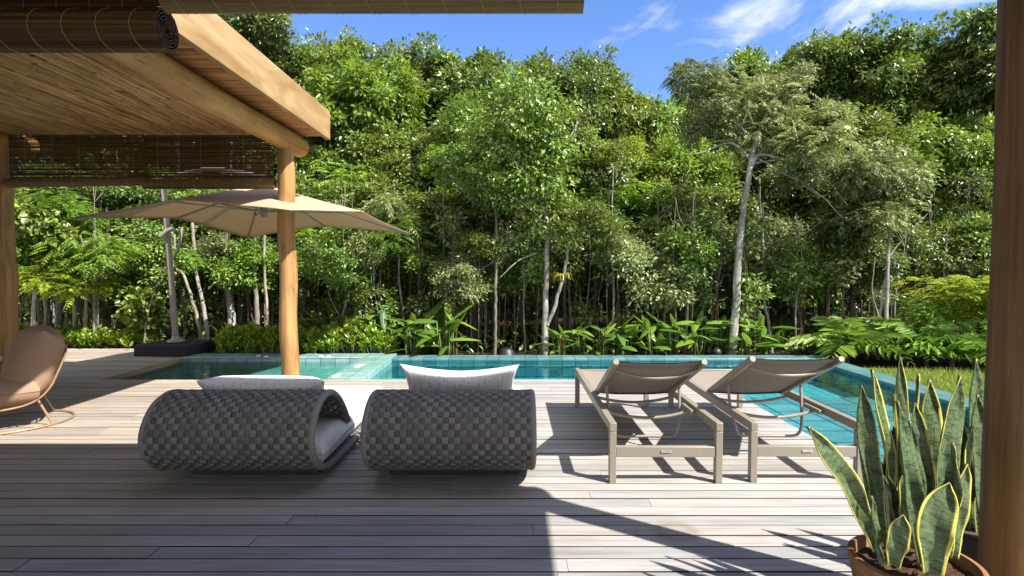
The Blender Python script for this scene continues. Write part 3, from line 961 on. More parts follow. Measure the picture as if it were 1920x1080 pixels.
shell_me, rim_mb = daybed_mesh()
shell_me.materials.append(M['rope'])
DBY = 3.30
day = []
for i, (cx, dy, lb) in enumerate([(-1.685, 0.0, "grey woven daybed on the left, its open curled side showing the mattress within"),
                                  (-0.375, 0.0, "grey woven daybed on the right, next to the taupe sun loungers")]):
    root = empty("daybed", (cx, DBY + dy, 0.0), lb, "daybed", "grey woven curl-back daybeds on the deck")
    if i == 0:
        link("woven_shell", shell_me, None, root)
        rim_o = rim_mb.build("rim", M['rim'], root, smooth=True)
        mb = MB(); mb.box(-0.42, 0.42, 0.38, 1.80, 0.0, 0.046)
        pl_o = mb.build("plinth", M['black'], root, bevel=0.006)
        V, Fc = rounded_slab(-0.50, 0.50, 0.24, 1.95, 0.085, 0.275, 0.075, 0.015, seed=1)
        mt_o = link("mattress", npmesh("mattress", V, Fc, M['mattress'], True), None, root)
    else:
        for src in (link("woven_shell", shell_me, None, None), ):
            src.parent = root
        for src in (rim_o, pl_o, mt_o):
            c_ = src.copy(); COL.objects.link(c_); c_.parent = root
    day.append(root)
V, Fc = cushion(0.90, 0.40, 0.19, 3, 0.07)
p1 = link("pillow", npmesh("pillow", V, Fc, M['white_fab'], True))
p1.location = (-1.79, 4.16, 0.425); p1.rotation_euler = (R(52), R(0.5), R(2))
tag(p1, "low lying pale slub pillow on the left daybed, beside the log post", "pillow")
V, Fc = cushion(0.86, 0.42, 0.16, 8, 0.11, sag=0.05)
p2 = link("pillow", npmesh("pillow", V, Fc, M['white_fab'], True))
p2.location = (-0.375, 4.125, 0.475); p2.rotation_euler = (R(24), 0, R(-1))
tag(p2, "upright pale slub pillow with pointed corners standing on the right daybed", "pillow")


# ------------------------------------------------------------------ sun loungers
def lounger(loc, rz, label, back_top, first=None):
    root = empty("sun_lounger", loc, label, "sun lounger", "taupe sun loungers beside the pool", rz)
    W, LN, HT, a_ = 0.355, 1.97, 0.385, 0.044
    for sx in (-1, 1):
        xo, xi = sx * W, sx * (W - a_)
        x0, x1 = min(xo, xi), max(xo, xi)
        for y0 in (0.0, LN - 0.05):
            m_ = MB(); m_.box(x0 + .0008, x1 - .0008, y0 + .0008, y0 + 0.05 - .0008, 0.0, HT - 0.057 if y0 else HT - 0.057)
            m_.build("leg", M['alu'], root, bevel=0.003)
        m_ = MB(); m_.box(x0, x1, 0.0, LN, HT - 0.056, HT)
        m_.build("side_rail", M['alu'], root, bevel=0.004)
    m_ = MB(); m_.box(-W + a_, W - a_, 0.006, 0.044, 0.165, 0.232)
    cb_ = m_.build("cross_bar", M['alu'], root, bevel=0.004)
    m_ = MB(); m_.box(-0.032, 0.034, 0.001, 0.0055, 0.196, 0.211)
    m_.build("plate", M['steel'], cb_)
    m_ = MB(); m_.box(-W + a_, W - a_, LN - 0.044, LN - 0.006, HT - 0.052, HT - 0.012)
    m_.build("front_bar", M['alu'], root, bevel=0.004)
    # seat sling
    yb, zb = 0.98, HT - 0.022
    V, Fc = [], []
    xs = np.linspace(-W + a_ + 0.002, W - a_ - 0.002, 13); ys = np.linspace(yb - 0.02, LN - 0.006, 15)
    for z_off in (0.0, -0.006):
        for y in ys:
            for x in xs:
                V.append((x, y, HT - 0.012 + z_off - 0.018 * (1 - (x / W) ** 2)))
    nxs = len(xs); b2 = len(ys) * nxs
    for j in range(len(ys) - 1):
        for i in range(nxs - 1):
            f = [j * nxs + i, j * nxs + i + 1, (j + 1) * nxs + i + 1, (j + 1) * nxs + i]
            Fc.append(f); Fc.append([b2 + k for k in f[::-1]])
    link("seat_sling", npmesh("seat_sling", V, Fc, M['sling'], True), None, root)
    # backrest
    yt, zt = back_top
    B = Vector((0, yb, zb)); T = Vector((0, yt, zt))
    ax = (T - B).normalized(); nr = Vector((0, -ax.z, ax.y)); nr = nr if nr.z < 0 else -nr   # points under the backrest
    WB = W - a_ - 0.008
    LB = (T - B).length
    def bp(x, s_, n_=0.0): return Vector((x, 0, 0)) + B + ax * s_ + nr * n_
    for sx in (-1, 1):
        m_ = MB()
        x0, x1 = sorted((sx * WB, sx * (WB - 0.03)))
        vs = [bp(x, s_, n_) for n_ in (-0.022, 0.022) for s_ in (0, LB) for x in (x0, x1)]
        m_.add(vs, [(0, 2, 3, 1), (4, 5, 7, 6), (0, 1, 5, 4), (2, 6, 7, 3), (0, 4, 6, 2), (1, 3, 7, 5)])
        m_.tube([bp(sx * (WB - 0.015), LB - 0.001), bp(sx * (WB - 0.015), LB + 0.012)], 0.021, 14)
        m_.build("backrest_rail", M['alu'], root, bevel=0.004)
    V, Fc = [], []
    xs = np.linspace(-WB + 0.028, WB - 0.028, 13); ss = np.linspace(0.0, LB - 0.004, 12)
    for off in (-0.008, -0.014):
        for s_ in ss:
            for x in xs:
                V.append(bp(x, s_, off + 0.016 * (1 - (x / WB) ** 2)))
    b2 = len(ss) * nxs
    for j in range(len(ss) - 1):
        for i in range(nxs - 1):
            f = [j * nxs + i, j * nxs + i + 1, (j + 1) * nxs + i + 1, (j + 1) * nxs + i]
            Fc.append(f); Fc.append([b2 + k for k in f[::-1]])
    link("backrest_sling", npmesh("backrest_sling", V, Fc, M['sling'], True), None, root)
    def arch(name, f):
        m2 = MB(); m2.tube([f(-1 + 2 * k / 18) for k in range(19)], 0.0115, 12)
        return m2.build(name, M['alu'], root, smooth=True)
    arch("curved_tube", lambda u: bp(u * (WB - 0.03), LB - 0.10, 0.025 + 0.055 * (1 - u * u)))
    arch("curved_tube", lambda u: Vector((u * (W - a_), yb - 0.03, HT - 0.05 - 0.045 * (1 - u * u))))
    arch("curved_tube", lambda u: Vector((u * (W - a_ * 0.9), 0.50, HT - 0.045 - 0.055 * (1 - u * u))))
    # swinging U support
    s0 = LB * 0.40
    pa, pb = bp(-WB + 0.035, s0, 0.03), bp(WB - 0.035, s0, 0.03)
    yl, zl = 0.56, 0.135
    pth_ = [pa, pa.lerp(Vector((pa.x + .02, yl, zl)), 0.5), Vector((pa.x + 0.03, yl, zl + 0.075)), Vector((pa.x + 0.045, yl, zl + 0.025)), Vector((pa.x + 0.09, yl, zl)),
            Vector((0, yl, zl)), Vector((pb.x - 0.09, yl, zl)), Vector((pb.x - 0.045, yl, zl + 0.025)), Vector((pb.x - 0.03, yl, zl + 0.075)), pb.lerp(Vector((pb.x - .02, yl, zl)), 0.5), pb]
    m_ = MB(); m_.tube(catmull(pth_, 4), 0.0105, 12)
    m_.build("support_bracket", M['alu'], root, smooth=True)
    for sx in (-1, 1):
        m_ = MB()
        m_.box(sx * (W - a_ - 0.022) - 0.011, sx * (W - a_ - 0.022) + 0.011, 0.40, 0.62, HT - 0.052, HT - 0.022)
        m_.build("ratchet", M['alu'], root, bevel=0.002)
    return root


LG1 = lounger((0.965, 3.515, 0), R(0.0), "taupe sun lounger on the left of the pair, next to the right daybed", (0.175, 0.735))
LG2 = lounger((1.855, 3.525, 0), R(-0.6), "taupe sun lounger on the right of the pair, along the pool edge", (0.165, 0.755))

# ------------------------------------------------------------------ parasol
UC = Vector((-3.30, 7.59, 0))
UBX = at(331, 650, 8.98).x
ub = empty("parasol", (UBX, 8.98, PZ), "sand coloured cantilever parasol on a charcoal square base by the spa", "parasol")
mb = MB()
Mb = Matrix.Translation((UBX, 8.98, 0)) @ Matrix.Rotation(R(-4), 4, 'Z')
mb.box(-0.43, 0.43, -0.38, 0.38, PZ + 0.001, PZ + 0.175, Mb)
mb.build("base", M['dark_fab'], ub, bevel=0.02, seg=3, world_space=True)
pb_ = at(330, 632, 8.95); pt_ = at(307, 352, 8.85)
mb = MB(); mb.tube([pb_ - Vector((0, 0, 0.06)), pb_.lerp(pt_, 0.5), pt_ + Vector((-0.01, 0, 0.16))], 0.052, 16, True, 0.8)
mb.build("pole", M['pole'], ub, smooth=True, world_space=True)
mb = MB(); mb.lathe([(0.13, 0), (0.12, 0.03), (0.07, 0.05), (0.055, 0.09)], pb_ - Vector((0, 0, 0.07)), 20)
mb.build("collar", M['pole'], ub, smooth=True, world_space=True)
PK = 2.463
apex = UC + Vector((0, 0, PK))
top = pt_ + Vector((-0.01, 0, 0.14))
mb = MB(); mb.tube(catmull([top + Vector((-0.12, -0.05, -0.05)), top, top.lerp(apex, 0.5) + Vector((0, 0, 0.17)), apex + Vector((0, 0, 0.10))], 6), 0.042, 12, True, 0.8)
mb.build("arm", M['pole'], ub, smooth=True, world_space=True)
c1 = at(317, 436, 8.80)
mb = MB(); mb.tube([c1 + Vector((-0.11, -0.05, -0.06)), c1 + Vector((0, -0.03, 0.03)), c1 + Vector((0.09, -0.03, 0.06))], 0.035, 10)
mb.tube(catmull([at(341, 428, 8.80), at(338, 450, 8.78), at(333, 470, 8.78), at(327, 482, 8.80)], 4), 0.03, 10, True, 0.6)
mb.build("crank_handle", M['pole'], ub, smooth=True, world_space=True)
# canopy: a cone cut by a square, straight ribs, cloth hanging between them
ang0 = math.atan2(0.511, 0.861)
SL = 0.275
half = 1.46
K = 12
TILT = 0.028
def edge_r(a_):
    b_ = (a_ - ang0) % (math.pi / 2) - math.pi / 4
    return half / max(0.6, math.cos(b_))
nA = 96
V, Fc = [], []
for side in (0, -0.006):
    for j in range(K + 1):
        for i in range(nA):
            a_ = ang0 + 2 * math.pi * i / nA
            r_ = edge_r(a_) * (0.02 + 0.98 * j / K)
            s_ = abs(math.sin(4 * (a_ - ang0)))          # 0 on the ribs
            r2 = r_ * (1 - 0.035 * s_ * (j / K) ** 2)
            z = PK - SL * r_ - 0.030 * s_ * (j / K) - (0.03 * max(0, r_ - 0.2) * (1 - j / K))
            V.append((UC.x + math.cos(a_) * r2, UC.y + math.sin(a_) * r2, z + side - TILT * math.sin(a_) * r2))
nn = (K + 1) * nA
for j in range(K):
    for i in range(nA):
        i2 = (i + 1) % nA
        f = [j * nA + i, (j + 1) * nA + i, (j + 1) * nA + i2, j * nA + i2]
        Fc.append(f); Fc.append([k + nn for k in f[::-1]])
for i in range(nA):
    i2 = (i + 1) % nA
    Fc.append([K * nA + i, nn + K * nA + i, nn + K * nA + i2, K * nA + i2])
t = NT("sand_canopy_cloth")
n2 = t.noise(t.coord((1, 1, 1)), 260, 2, 0.5); n3 = t.noise(t.coord((1, 1, 1)), 2.5, 4, 0.5)
c = t.value(t.mix(n2, (0.53, 0.40, 0.275), (0.60, 0.46, 0.325)), t.rng(n3, 0.9, 1.1))
t.bump(n3, 0.2, 0.02); t.done(c, 0.9, 0.1)
tl = t.new("ShaderNodeBsdfTranslucent"); tl.inputs[0].default_value = (0.50, 0.35, 0.22, 1)
mxs = t.new("ShaderNodeMixShader"); mxs.inputs[0].default_value = 0.40
t.l.new(t.b.outputs[0], mxs.inputs[1]); t.l.new(tl.outputs[0], mxs.inputs[2]); t.l.new(mxs.outputs[0], t.out.inputs["Surface"])
can = link("canopy", npmesh("canopy", V, Fc, t.m, True), None, ub, True)
mb = MB(); mb.lathe([(0.0, PK - 0.44), (0.035, PK - 0.43), (0.05, PK - 0.36), (0.05, PK - 0.30), (0.022, PK - 0.28), (0.022, PK - 0.02)], UC, 16)
mb.build("hub", M['ribmat'], ub, smooth=True, world_space=True)
for k in range(8):
    a_ = ang0 + k * math.pi / 4
    re = edge_r(a_)
    dirv = Vector((math.cos(a_), math.sin(a_), 0))
    def rp(s_): return UC + dirv * s_ + Vector((0, 0, PK - SL * s_ - 0.022 - TILT * dirv.y * s_))
    mb = MB(); mb.tube([rp(0.03), rp(re * 0.98)], 0.014, 8)
    rb = mb.build("rib", M['ribmat'], ub, smooth=True, world_space=True)
    mb = MB(); mb.tube([UC + Vector((0, 0, PK - 0.36)) + dirv * 0.04, rp(re * 0.5)], 0.010, 8)
    so = mb.build("strut", M['ribmat'], None, smooth=True)
    so.parent = rb; so.matrix_parent_inverse = (ub.matrix_basis @ Matrix.Identity(4) @ rb.matrix_parent_inverse @ rb.matrix_basis).inverted()

# ------------------------------------------------------------------ lounge chair and low table at the left
CH = Vector((-4.34, 4.88, 0))
ch = empty("lounge_chair", CH, "tan cushioned lounge chair with bronze wire shell on a ring base", "chair", rz=R(38))
mb = MB()
mb.tube([(0.50 * math.cos(q / 40 * 6.2832), 0.44 * math.sin(q / 40 * 6.2832), 0.012) for q in range(41)], 0.011, 8, False)
mb.build("base_ring", M['gold'], ch, smooth=True)
for sx in (-1, 1):
    for sy in (-1, 1):
        mb = MB(); mb.tube([(sx * 0.34, sy * 0.32, 0.015), (sx * 0.24, sy * 0.27, 0.23)], 0.0105, 8)
        mb.build("leg", M['gold'], ch, smooth=True)
mb = MB()
# bucket of wires: seat line then back line, seen from the side
def shell(yf):
    w = abs(yf)
    return [(-0.50, yf * 0.33, 0.24), (-0.30, yf * 0.35, 0.20), (0.0, yf * 0.36, 0.195), (0.20, yf * 0.36, 0.215 + 0.02 * w), (0.32, yf * 0.355, 0.31 + 0.03 * w), (0.39, yf * 0.335, 0.49), (0.455, yf * 0.31, 0.66)]
for k in range(9):
    yf = -1 + 2 * k / 8
    mb.tube(catmull(shell(yf), 5), 0.0085 if k in (0, 8) else 0.005, 8)
for f in (0.02, 0.16, 0.30, 0.44, 0.56, 0.64, 0.72, 0.80, 0.88, 0.995):
    line = []
    for k in range(13):
        yf = -1 + 2 * k / 12
        cp = catmull(shell(yf), 8)
        line.append(cp[int(f * (len(cp) - 1))])
    mb.tube(line, 0.0085 if f > 0.99 else 0.005, 8)
mb.build("wire_shell", M['gold'], ch, smooth=True)
V, Fc = rounded_slab(-0.58, 0.26, -0.39, 0.39, 0.215, 0.445, 0.12, 0.02, 20, 20, 4)
link("seat_cushion", npmesh("seat_cushion", V, Fc, M['tan_fab'], True), None, ch)
V, Fc = cushion(0.70, 0.62, 0.40, 6, 0.02, n=48, power=0.5, wr=0.007)
o = link("back_cushion", npmesh("back_cushion", V, Fc, M['tan_fab'], True), None, ch)
o.rotation_euler = (R(-17), 0, R(-90)); o.location = (0.205, 0.0, 0.57)
V, Fc = cushion(0.34, 0.30, 0.09, 9, 0.05)
o = link("pillow", npmesh("pillow", V, Fc, mat_fabric("brown_linen", (0.15, 0.085, 0.06), (0.10, 0.06, 0.04), (200, 200, 200), 0.4), True))
o.location = (-4.70, 4.80, 0.46); o.rotation_euler = (R(88), 0, R(20))
tag(o, "flat dark brown pillow lying on the seat of the tan lounge chair", "pillow")
ch.scale = (0.93, 0.93, 0.95)
ch.location.x -= 0.04
tb = empty("low_table", (-5.75, 5.45, 0), "grey-green low table behind the tan lounge chair at the left edge", "table")
mb = MB(); mb.box(-0.75, 0.52, -0.36, 0.36, 0.40, 0.45)
mb.build("tabletop", M['greybench'], tb, bevel=0.008)
for sx in (-0.70, 0.42):
    for sy in (-0.31, 0.26):
        mb = MB(); mb.box(sx, sx + 0.05, sy, sy + 0.05, 0.0, 0.399); mb.build("leg", M['greybench'], tb, bevel=0.004)


# ------------------------------------------------------------------ potted snake plants
t = NT("snake_plant_leaf")
uvn = t.new("ShaderNodeUVMap")
sx = t.new("ShaderNodeSeparateXYZ"); t.l.new(uvn.outputs[0], sx.inputs[0])
e = t.math('ABSOLUTE', t.math('SUBTRACT', t.math('MULTIPLY', sx.outputs[0], 2), 1.0))
edgen = t.noise(t.coord((1, 1, 1), rnd=True), 26, 2, 0.5)
oi = t.new("ShaderNodeObjectInfo")
ew = t.math('ADD', e, t.math('MULTIPLY', t.math('SUBTRACT', edgen, 0.5), 0.16))
ew = t.math('SUBTRACT', ew, t.math('MULTIPLY', t.math('FRACT', t.math('MULTIPLY', t.new("ShaderNodeObjectInfo").outputs["Random"], 7.7)), 0.36))
edge = t.ramp(ew, [(0.80, (0, 0, 0)), (0.85, (1, 1, 1))])
cb2 = t.new("ShaderNodeCombineXYZ")
t.l.new(t.math('MULTIPLY', sx.outputs[0], 2.6), cb2.inputs[0]); t.l.new(t.math('MULTIPLY', sx.outputs[1], 42), cb2.inputs[1])
t.l.new(t.math('MULTIPLY', t.island(), 40), cb2.inputs[2])
bn = t.noise(cb2.outputs[0], 1.0, 5, 0.7, 1.2)
cb3 = t.new("ShaderNodeCombineXYZ")
t.l.new(t.math('MULTIPLY', sx.outputs[0], 9), cb3.inputs[0]); t.l.new(t.math('MULTIPLY', sx.outputs[1], 0.8), cb3.inputs[1]); t.l.new(t.math('MULTIPLY', t.island(), 40), cb3.inputs[2])
ln = t.noise(cb3.outputs[0], 1.0, 3, 0.5)
base = t.mix(ln, (0.060, 0.100, 0.038), (0.155, 0.205, 0.092))
c = t.mix(t.ramp(bn, [(0.49, (0, 0, 0)), (0.58, (0.9,) * 3)]), base, (0.018, 0.040, 0.014))
c = t.mix(edge, c, t.mix(edgen, (0.50, 0.42, 0.05), (0.60, 0.53, 0.12)))
c = t.mix(t.ramp(t.math('ADD', sx.outputs[1], t.math('MULTIPLY', t.math('SUBTRACT', edgen, .5), .05)), [(0.965, (0, 0, 0)), (0.985, (.8,) * 3)]), c, (0.16, 0.10, 0.045))
t.bump(ln, 0.25, 0.006)
t.done(c, 0.38, 0.5)
tl = t.new("ShaderNodeBsdfTranslucent"); t.l.new(c, tl.inputs[0])
mxs = t.new("ShaderNodeMixShader"); mxs.inputs[0].default_value = 0.14
t.l.new(t.b.outputs[0], mxs.inputs[1]); t.l.new(tl.outputs[0], mxs.inputs[2]); t.l.new(mxs.outputs[0], t.out.inputs["Surface"])
M['snake'] = t.m


def snake_leaf(path, w, turn0, turn1, cup, tipw=0.62):
    """blade along path; width peaks at tipw of its length then runs to a point"""
    pts = catmull(path, 8)
    m_ = len(pts); nv = 8
    V, Fc, uv = [], [], []
    for i, p_ in enumerate(pts):
        s_ = i / (m_ - 1)
        tg = (pts[min(i + 1, m_ - 1)] - pts[max(i - 1, 0)]).normalized()
        ang = turn0 + (turn1 - turn0) * s_
        sd = Vector((math.cos(ang), math.sin(ang), 0)); sd = (sd - tg * sd.dot(tg)).normalized()
        nr = sd.cross(tg)
        if s_ < tipw: ww = w * (0.55 + 0.45 * math.sin(s_ / tipw * math.pi / 2))
        else: ww = w * (1 - ((s_ - tipw) / (1 - tipw)) ** 1.9)
        ww = max(ww, 0.001)
        cc = cup * (1.25 - 0.7 * s_)
        for k in range(nv + 1):
            u = -1 + 2 * k / nv
            V.append(p_ + sd * (u * ww * math.cos(cc * abs(u) * 0.6)) + nr * (ww * cc * (u * u)) + nr * (0.004 * math.sin(s_ * 14 + k)))
            uv.append((k / nv, s_))
    for i in range(m_ - 1):
        for k in range(nv):
            Fc.append((i * (nv + 1) + k, i * (nv + 1) + k + 1, (i + 1) * (nv + 1) + k + 1, (i + 1) * (nv + 1) + k))
    me = npmesh("leaf", V, Fc, M['snake'], True)
    ul = me.uv_layers.new(name="UVMap")
    fl = [uv[i] for f in Fc for i in f]
    ul.data.foreach_set("uv", np.array(fl, dtype=np.float32).ravel())
    return me


def pot(loc, r, h, label, dark=False):
    root = empty("potted_plant", loc, label, "potted plant")
    mb_ = MB(); mb_.lathe([(r * 0.70, 0.0), (r * 0.78, 0.02), (r * 0.93, h * 0.6), (r, h - 0.04), (r * 1.03, h - 0.03), (r * 1.03, h - 0.004), (r * 1.0, h), (r * 0.94, h), (r * 0.92, h - 0.03), (r * 0.90, h - 0.07)], n=56)
    mb_.build("pot", M['terra'] if not dark else mat_plain("dark_pot", (0.035, 0.028, 0.024), 0.7), root, smooth=True)
    n_, rings_ = 48, 9
    V, Fc = [(0, 0, h - 0.035)], []
    for j in range(1, rings_ + 1):
        for i in range(n_):
            a_ = 6.2832 * i / n_
            V.append((math.cos(a_) * r * 0.925 * j / rings_, math.sin(a_) * r * 0.925 * j / rings_, h - 0.045 + random.uniform(-0.008, 0.010)))
    me = bpy.data.meshes.new("soil")
    fs = [(0, 1 + i, 1 + (i + 1) % n_) for i in range(n_)]
    for j in range(rings_ - 1):
        for i in range(n_):
            a0 = 1 + j * n_ + i; a1 = 1 + j * n_ + (i + 1) % n_
            fs.append((a0, a0 + n_, a1 + n_, a1))
    me.from_pydata(V, [], fs); me.shade_smooth()
    link("soil", me, M['soil'], root)
    return root


def place_leaf(root, base_px, tip_px, yb, yt, w_px, ctrl, turn0, turn1, cup, z0, tipw=0.62):
    b_ = gnd(base_px[0], base_px[1], z0); b_ = at(base_px[0], base_px[1], yb); b_.z = max(b_.z, z0 - 0.02)
    tp = at(tip_px[0], tip_px[1], yt)
    mid = at(ctrl[0], ctrl[1], (yb + yt) / 2)
    me = snake_leaf([b_, b_.lerp(mid, 0.55) * 0.5 + (b_ * 0.45 + mid * 0.55) * 0.5, mid, mid.lerp(tp, 0.55), tp], w_px * 0.52 / F * (yb + yt) / 2, turn0, turn1, cup, tipw)
    o_ = link("leaf", me, None, root, True)
    sm = o_.modifiers.new("thickness", 'SOLIDIFY'); sm.thickness = 0.004; sm.offset = 0
    return o_


PT = Vector((1.415, 1.96, 0)); PR, PH = 0.198, 0.33
pot1 = pot(PT, PR, PH, "snake plant with yellow-edged leaves in a round terracotta pot at lower right")
zs = PH - 0.05
# base(px,py), tip(px,py), depth base, depth tip, width px, control(px,py), turn0, turn1, cup
LV = [
    ((1640, 1025), (1514, 800), 1.90, 1.80, 44, (1586, 905), 0.2, 0.5, 0.55),
    ((1648, 1000), (1615, 722), 1.98, 2.02, 36, (1630, 880), -0.1, -0.3, 0.7),
    ((1651, 1058), (1633, 930), 1.84, 1.84, 20, (1640, 1000), 0.5, 0.6, 0.7),
    ((1672, 1060), (1693, 965), 1.82, 1.80, 38, (1680, 1015), -0.2, -0.4, 0.5),
    ((1668, 1000), (1634, 692), 2.02, 2.10, 30, (1662, 850), 0.3, 0.6, 0.6),
    ((1690, 1000), (1687, 668), 2.06, 2.12, 24, (1692, 830), 0.0, -0.3, 0.4),
    ((1684, 1005), (1640, 855), 2.00, 2.05, 30, (1664, 920), 0.5, 0.9, 0.7),
    ((1700, 1010), (1694, 880), 1.98, 1.98, 28, (1690, 940), 0.2, 0.4, 0.5),
    ((1730, 1055), (1682, 752), 1.90, 1.92, 40, (1702, 905), -0.35, 0.75, 0.65),
    ((1735, 1010), (1715, 755), 2.00, 2.04, 34, (1728, 890), 0.1, -0.2, 0.6),
    ((1752, 1012), (1742, 712), 2.04, 2.10, 44, (1746, 860), 0.1, 0.0, 0.4),
    ((1768, 1020), (1800, 704), 1.98, 2.02, 46, (1768, 850), -0.15, 0.35, 0.6),
    ((1742, 1075), (1780, 905), 1.79, 1.83, 62, (1748, 985), -0.15, -0.45, 0.55, 0.55),
    ((1765, 1050), (1786, 830), 1.86, 1.90, 22, (1790, 930), 0.9, 1.2, 0.9),
    ((1782, 1045), (1812, 870), 1.92, 1.96, 34, (1796, 950), 0.3, 0.2, 0.6),
    ((1788, 1020), (1786, 770), 2.06, 2.12, 34, (1790, 900), -0.2, 0.2, 0.5),
    ((1776, 1040), (1762, 960), 1.88, 1.88, 26, (1768, 1000), 0.6, 0.6, 0.6),
    ((1705, 1000), (1675, 740), 2.09, 2.16, 22, (1684, 880), 0.5, 0.7, 0.6),
    ((1655, 1000), (1676, 800), 2.08, 2.12, 24, (1668, 900), -0.4, -0.7, 0.6),
    ((1715, 1000), (1722, 700), 2.10, 2.16, 20, (1712, 850), 0.6, 1.1, 0.6), ((1722, 1030), (1705, 790), 1.96, 2.00, 20, (1722, 900), 0.8, 0.2, 0.8),
    ((1790, 1010), (1822, 800), 2.04, 2.10, 22, (1802, 900), 0.7, 0.2, 0.7),
]
for lv in LV:
    place_leaf(pot1, lv[0], lv[1], lv[2], lv[3], lv[4], lv[5], lv[6], lv[7], lv[8], zs, lv[9] if len(lv) > 9 else 0.62)
pot2 = pot(Vector((1.93, 2.42, 0)), 0.20, 0.29, "snake plant with dark mottled leaves in a dark pot tucked behind the veranda post", True)
LV2 = [
    ((1832, 1000), (1829, 672), 2.38, 2.42, 42, (1826, 860), 0.1, 0.35, 0.35),
    ((1842, 1010), (1832, 740), 2.30, 2.34, 42, (1836, 880), 0.2, 0.0, 0.5),
    ((1820, 1005), (1795, 770), 2.34, 2.36, 26, (1812, 900), 0.3, -0.1, 0.5),
    ((1862, 1005), (1872, 700), 2.42, 2.46, 34, (1866, 860), 0.0, 0.3, 0.4),
    ((1812, 1000), (1815, 820), 2.36, 2.40, 24, (1806, 920), 0.4, 0.5, 0.5),
    ((1880, 1010), (1890, 760), 2.36, 2.42, 34, (1884, 880), 0.0, 0.2, 0.4),
]
for lv in LV2:
    place_leaf(pot2, lv[0], lv[1], lv[2], lv[3], lv[4], lv[5], lv[6], lv[7], lv[8], 0.24)

# ------------------------------------------------------------------ garden lamps behind the pool
p = at(950, 672, 9.05)
mb = MB(); mb.lathe([(0.155, 0.0), (0.15, 0.02), (0.115, 0.135), (0.085, 0.165), (0.0, 0.17)], n=24)
o = mb.build("garden_lamp", M['black'], smooth=True); o.location = (p.x, 9.05, GZ)
tag(o, "black bucket-shaped garden lamp behind the pool, left of the ringed pale trunk", "garden lamp")
p = at(1344, 664, 8.95)
mb = MB(); mb.lathe([(0.03, 0.0), (0.035, 0.02)] + [(max(0.0, 0.075 * math.sin(q)), 0.085 - 0.075 * math.cos(q)) for q in np.linspace(0.5, math.pi, 14)], n=24)
o = mb.build("garden_lamp", M['black'], smooth=True); o.location = (p.x, 8.95, GZ + 0.03)
tag(o, "black ball garden lamp behind the pool beside the white leaning trunk", "garden lamp")


# ------------------------------------------------------------------ vegetation
def unit(a):
    return a / np.maximum(np.linalg.norm(a, axis=1), 1e-9)[:, None]


def leaf_geo(P, D, N, L, W, fold=0.25, droop=0.18):
    """six-cornered folded leaves: arrays in, vertices and quads out"""
    D = unit(D); N = unit(N - D * np.sum(N * D, 1)[:, None]); Sd = np.cross(D, N)
    L = L[:, None]; W = W[:, None]
    b = P
    r1 = P + D * .32 * L + Sd * .5 * W + N * (fold * W * .5)
    l1 = P + D * .32 * L - Sd * .5 * W + N * (fold * W * .5)
    r2 = P + D * .70 * L + Sd * .40 * W + N * (fold * W * .4 - droop * .35 * L)
    l2 = P + D * .70 * L - Sd * .40 * W + N * (fold * W * .4 - droop * .35 * L)
    tp = P + D * L - N * droop * L
    V = np.stack([b, r1, r2, tp, l2, l1], 1).reshape(-1, 3)
    k = np.arange(len(P)) * 6
    Fc = np.concatenate([np.stack([k, k + 1, k + 2, k + 3], 1), np.stack([k, k + 3, k + 4, k + 5], 1)])
    return V, Fc


def sprig_cloud(rg, C, Dn, per, spread, Ln, Wd, hang=0.25):
    """twig clumps: centres C, facing Dn; every clump a loose rosette of leaves"""
    n = len(C)
    c = np.repeat(C, per, 0); d = np.repeat(Dn, per, 0); m = len(c)
    off = rg.normal(0, 1, (m, 3)) * np.array([1, 1, .62]) * spread
    P = c + off
    D = d * 0.5 + unit(off) * 0.8 + rg.normal(0, .5, (m, 3)) + np.array([0, 0, -hang])
    N = d * 0.50 + np.array([0, 0, .60]) + rg.normal(0, .45, (m, 3))
    L = Ln * rg.uniform(.55, 1.35, m); W = L * Wd * rg.uniform(.8, 1.2, m)
    return P, D, N, L, W


def pinnate(rg, C, D0, length, pairs, Ln, Wd, droop=0.6):
    """compound leaves: a drooping midrib with paired leaflets"""
    out = []
    n = len(C)
    D0 = unit(D0)
    up = np.tile(np.array([[0, 0, 1.0]]), (n, 1))
    sd = unit(np.cross(D0, up) + 1e-6)
    nr = np.cross(sd, D0)
    length = length * rg.uniform(.7, 1.2, n)
    for j in range(pairs):
        s_ = (j + 0.8) / pairs
        base = C + D0 * (length * s_)[:, None] - up * (droop * length * s_ * s_)[:, None]
        for sg in (-1, 1):
            dl = sd * sg * 1.0 + D0 * .55 - up * (.25 + .35 * s_) + rg.normal(0, .1, (n, 3))
            k = math.sin(math.pi * (0.18 + 0.72 * s_))
            L = Ln * k * rg.uniform(.85, 1.15, n)
            out.append((base, dl, nr + rg.normal(0, .15, (n, 3)), L, L * Wd))
    return [np.concatenate(z) for z in zip(*out)]


def crown_points(seed, rad, lobes, clumps, up_bias=0.25):
    rg = np.random.default_rng(seed)
    rad = np.array(rad)
    lc = unit(rg.normal(0, 1, (lobes, 3))) * (rg.uniform(.2, .74, lobes)[:, None])
    lc[:, 2] *= 0.95
    lr = rg.uniform(.15, .42, lobes)
    which = rg.choice(lobes, clumps, p=lr ** 1.6 / np.sum(lr ** 1.6))
    d = unit(rg.normal(0, 1, (clumps, 3)) + np.array([0, 0, up_bias]))
    C = (lc[which] + d * (lr[which] * rg.uniform(.25, 1.15, clumps))[:, None]) * rad
    Dn = unit(d + C / rad * .5)
    return rg, C, Dn


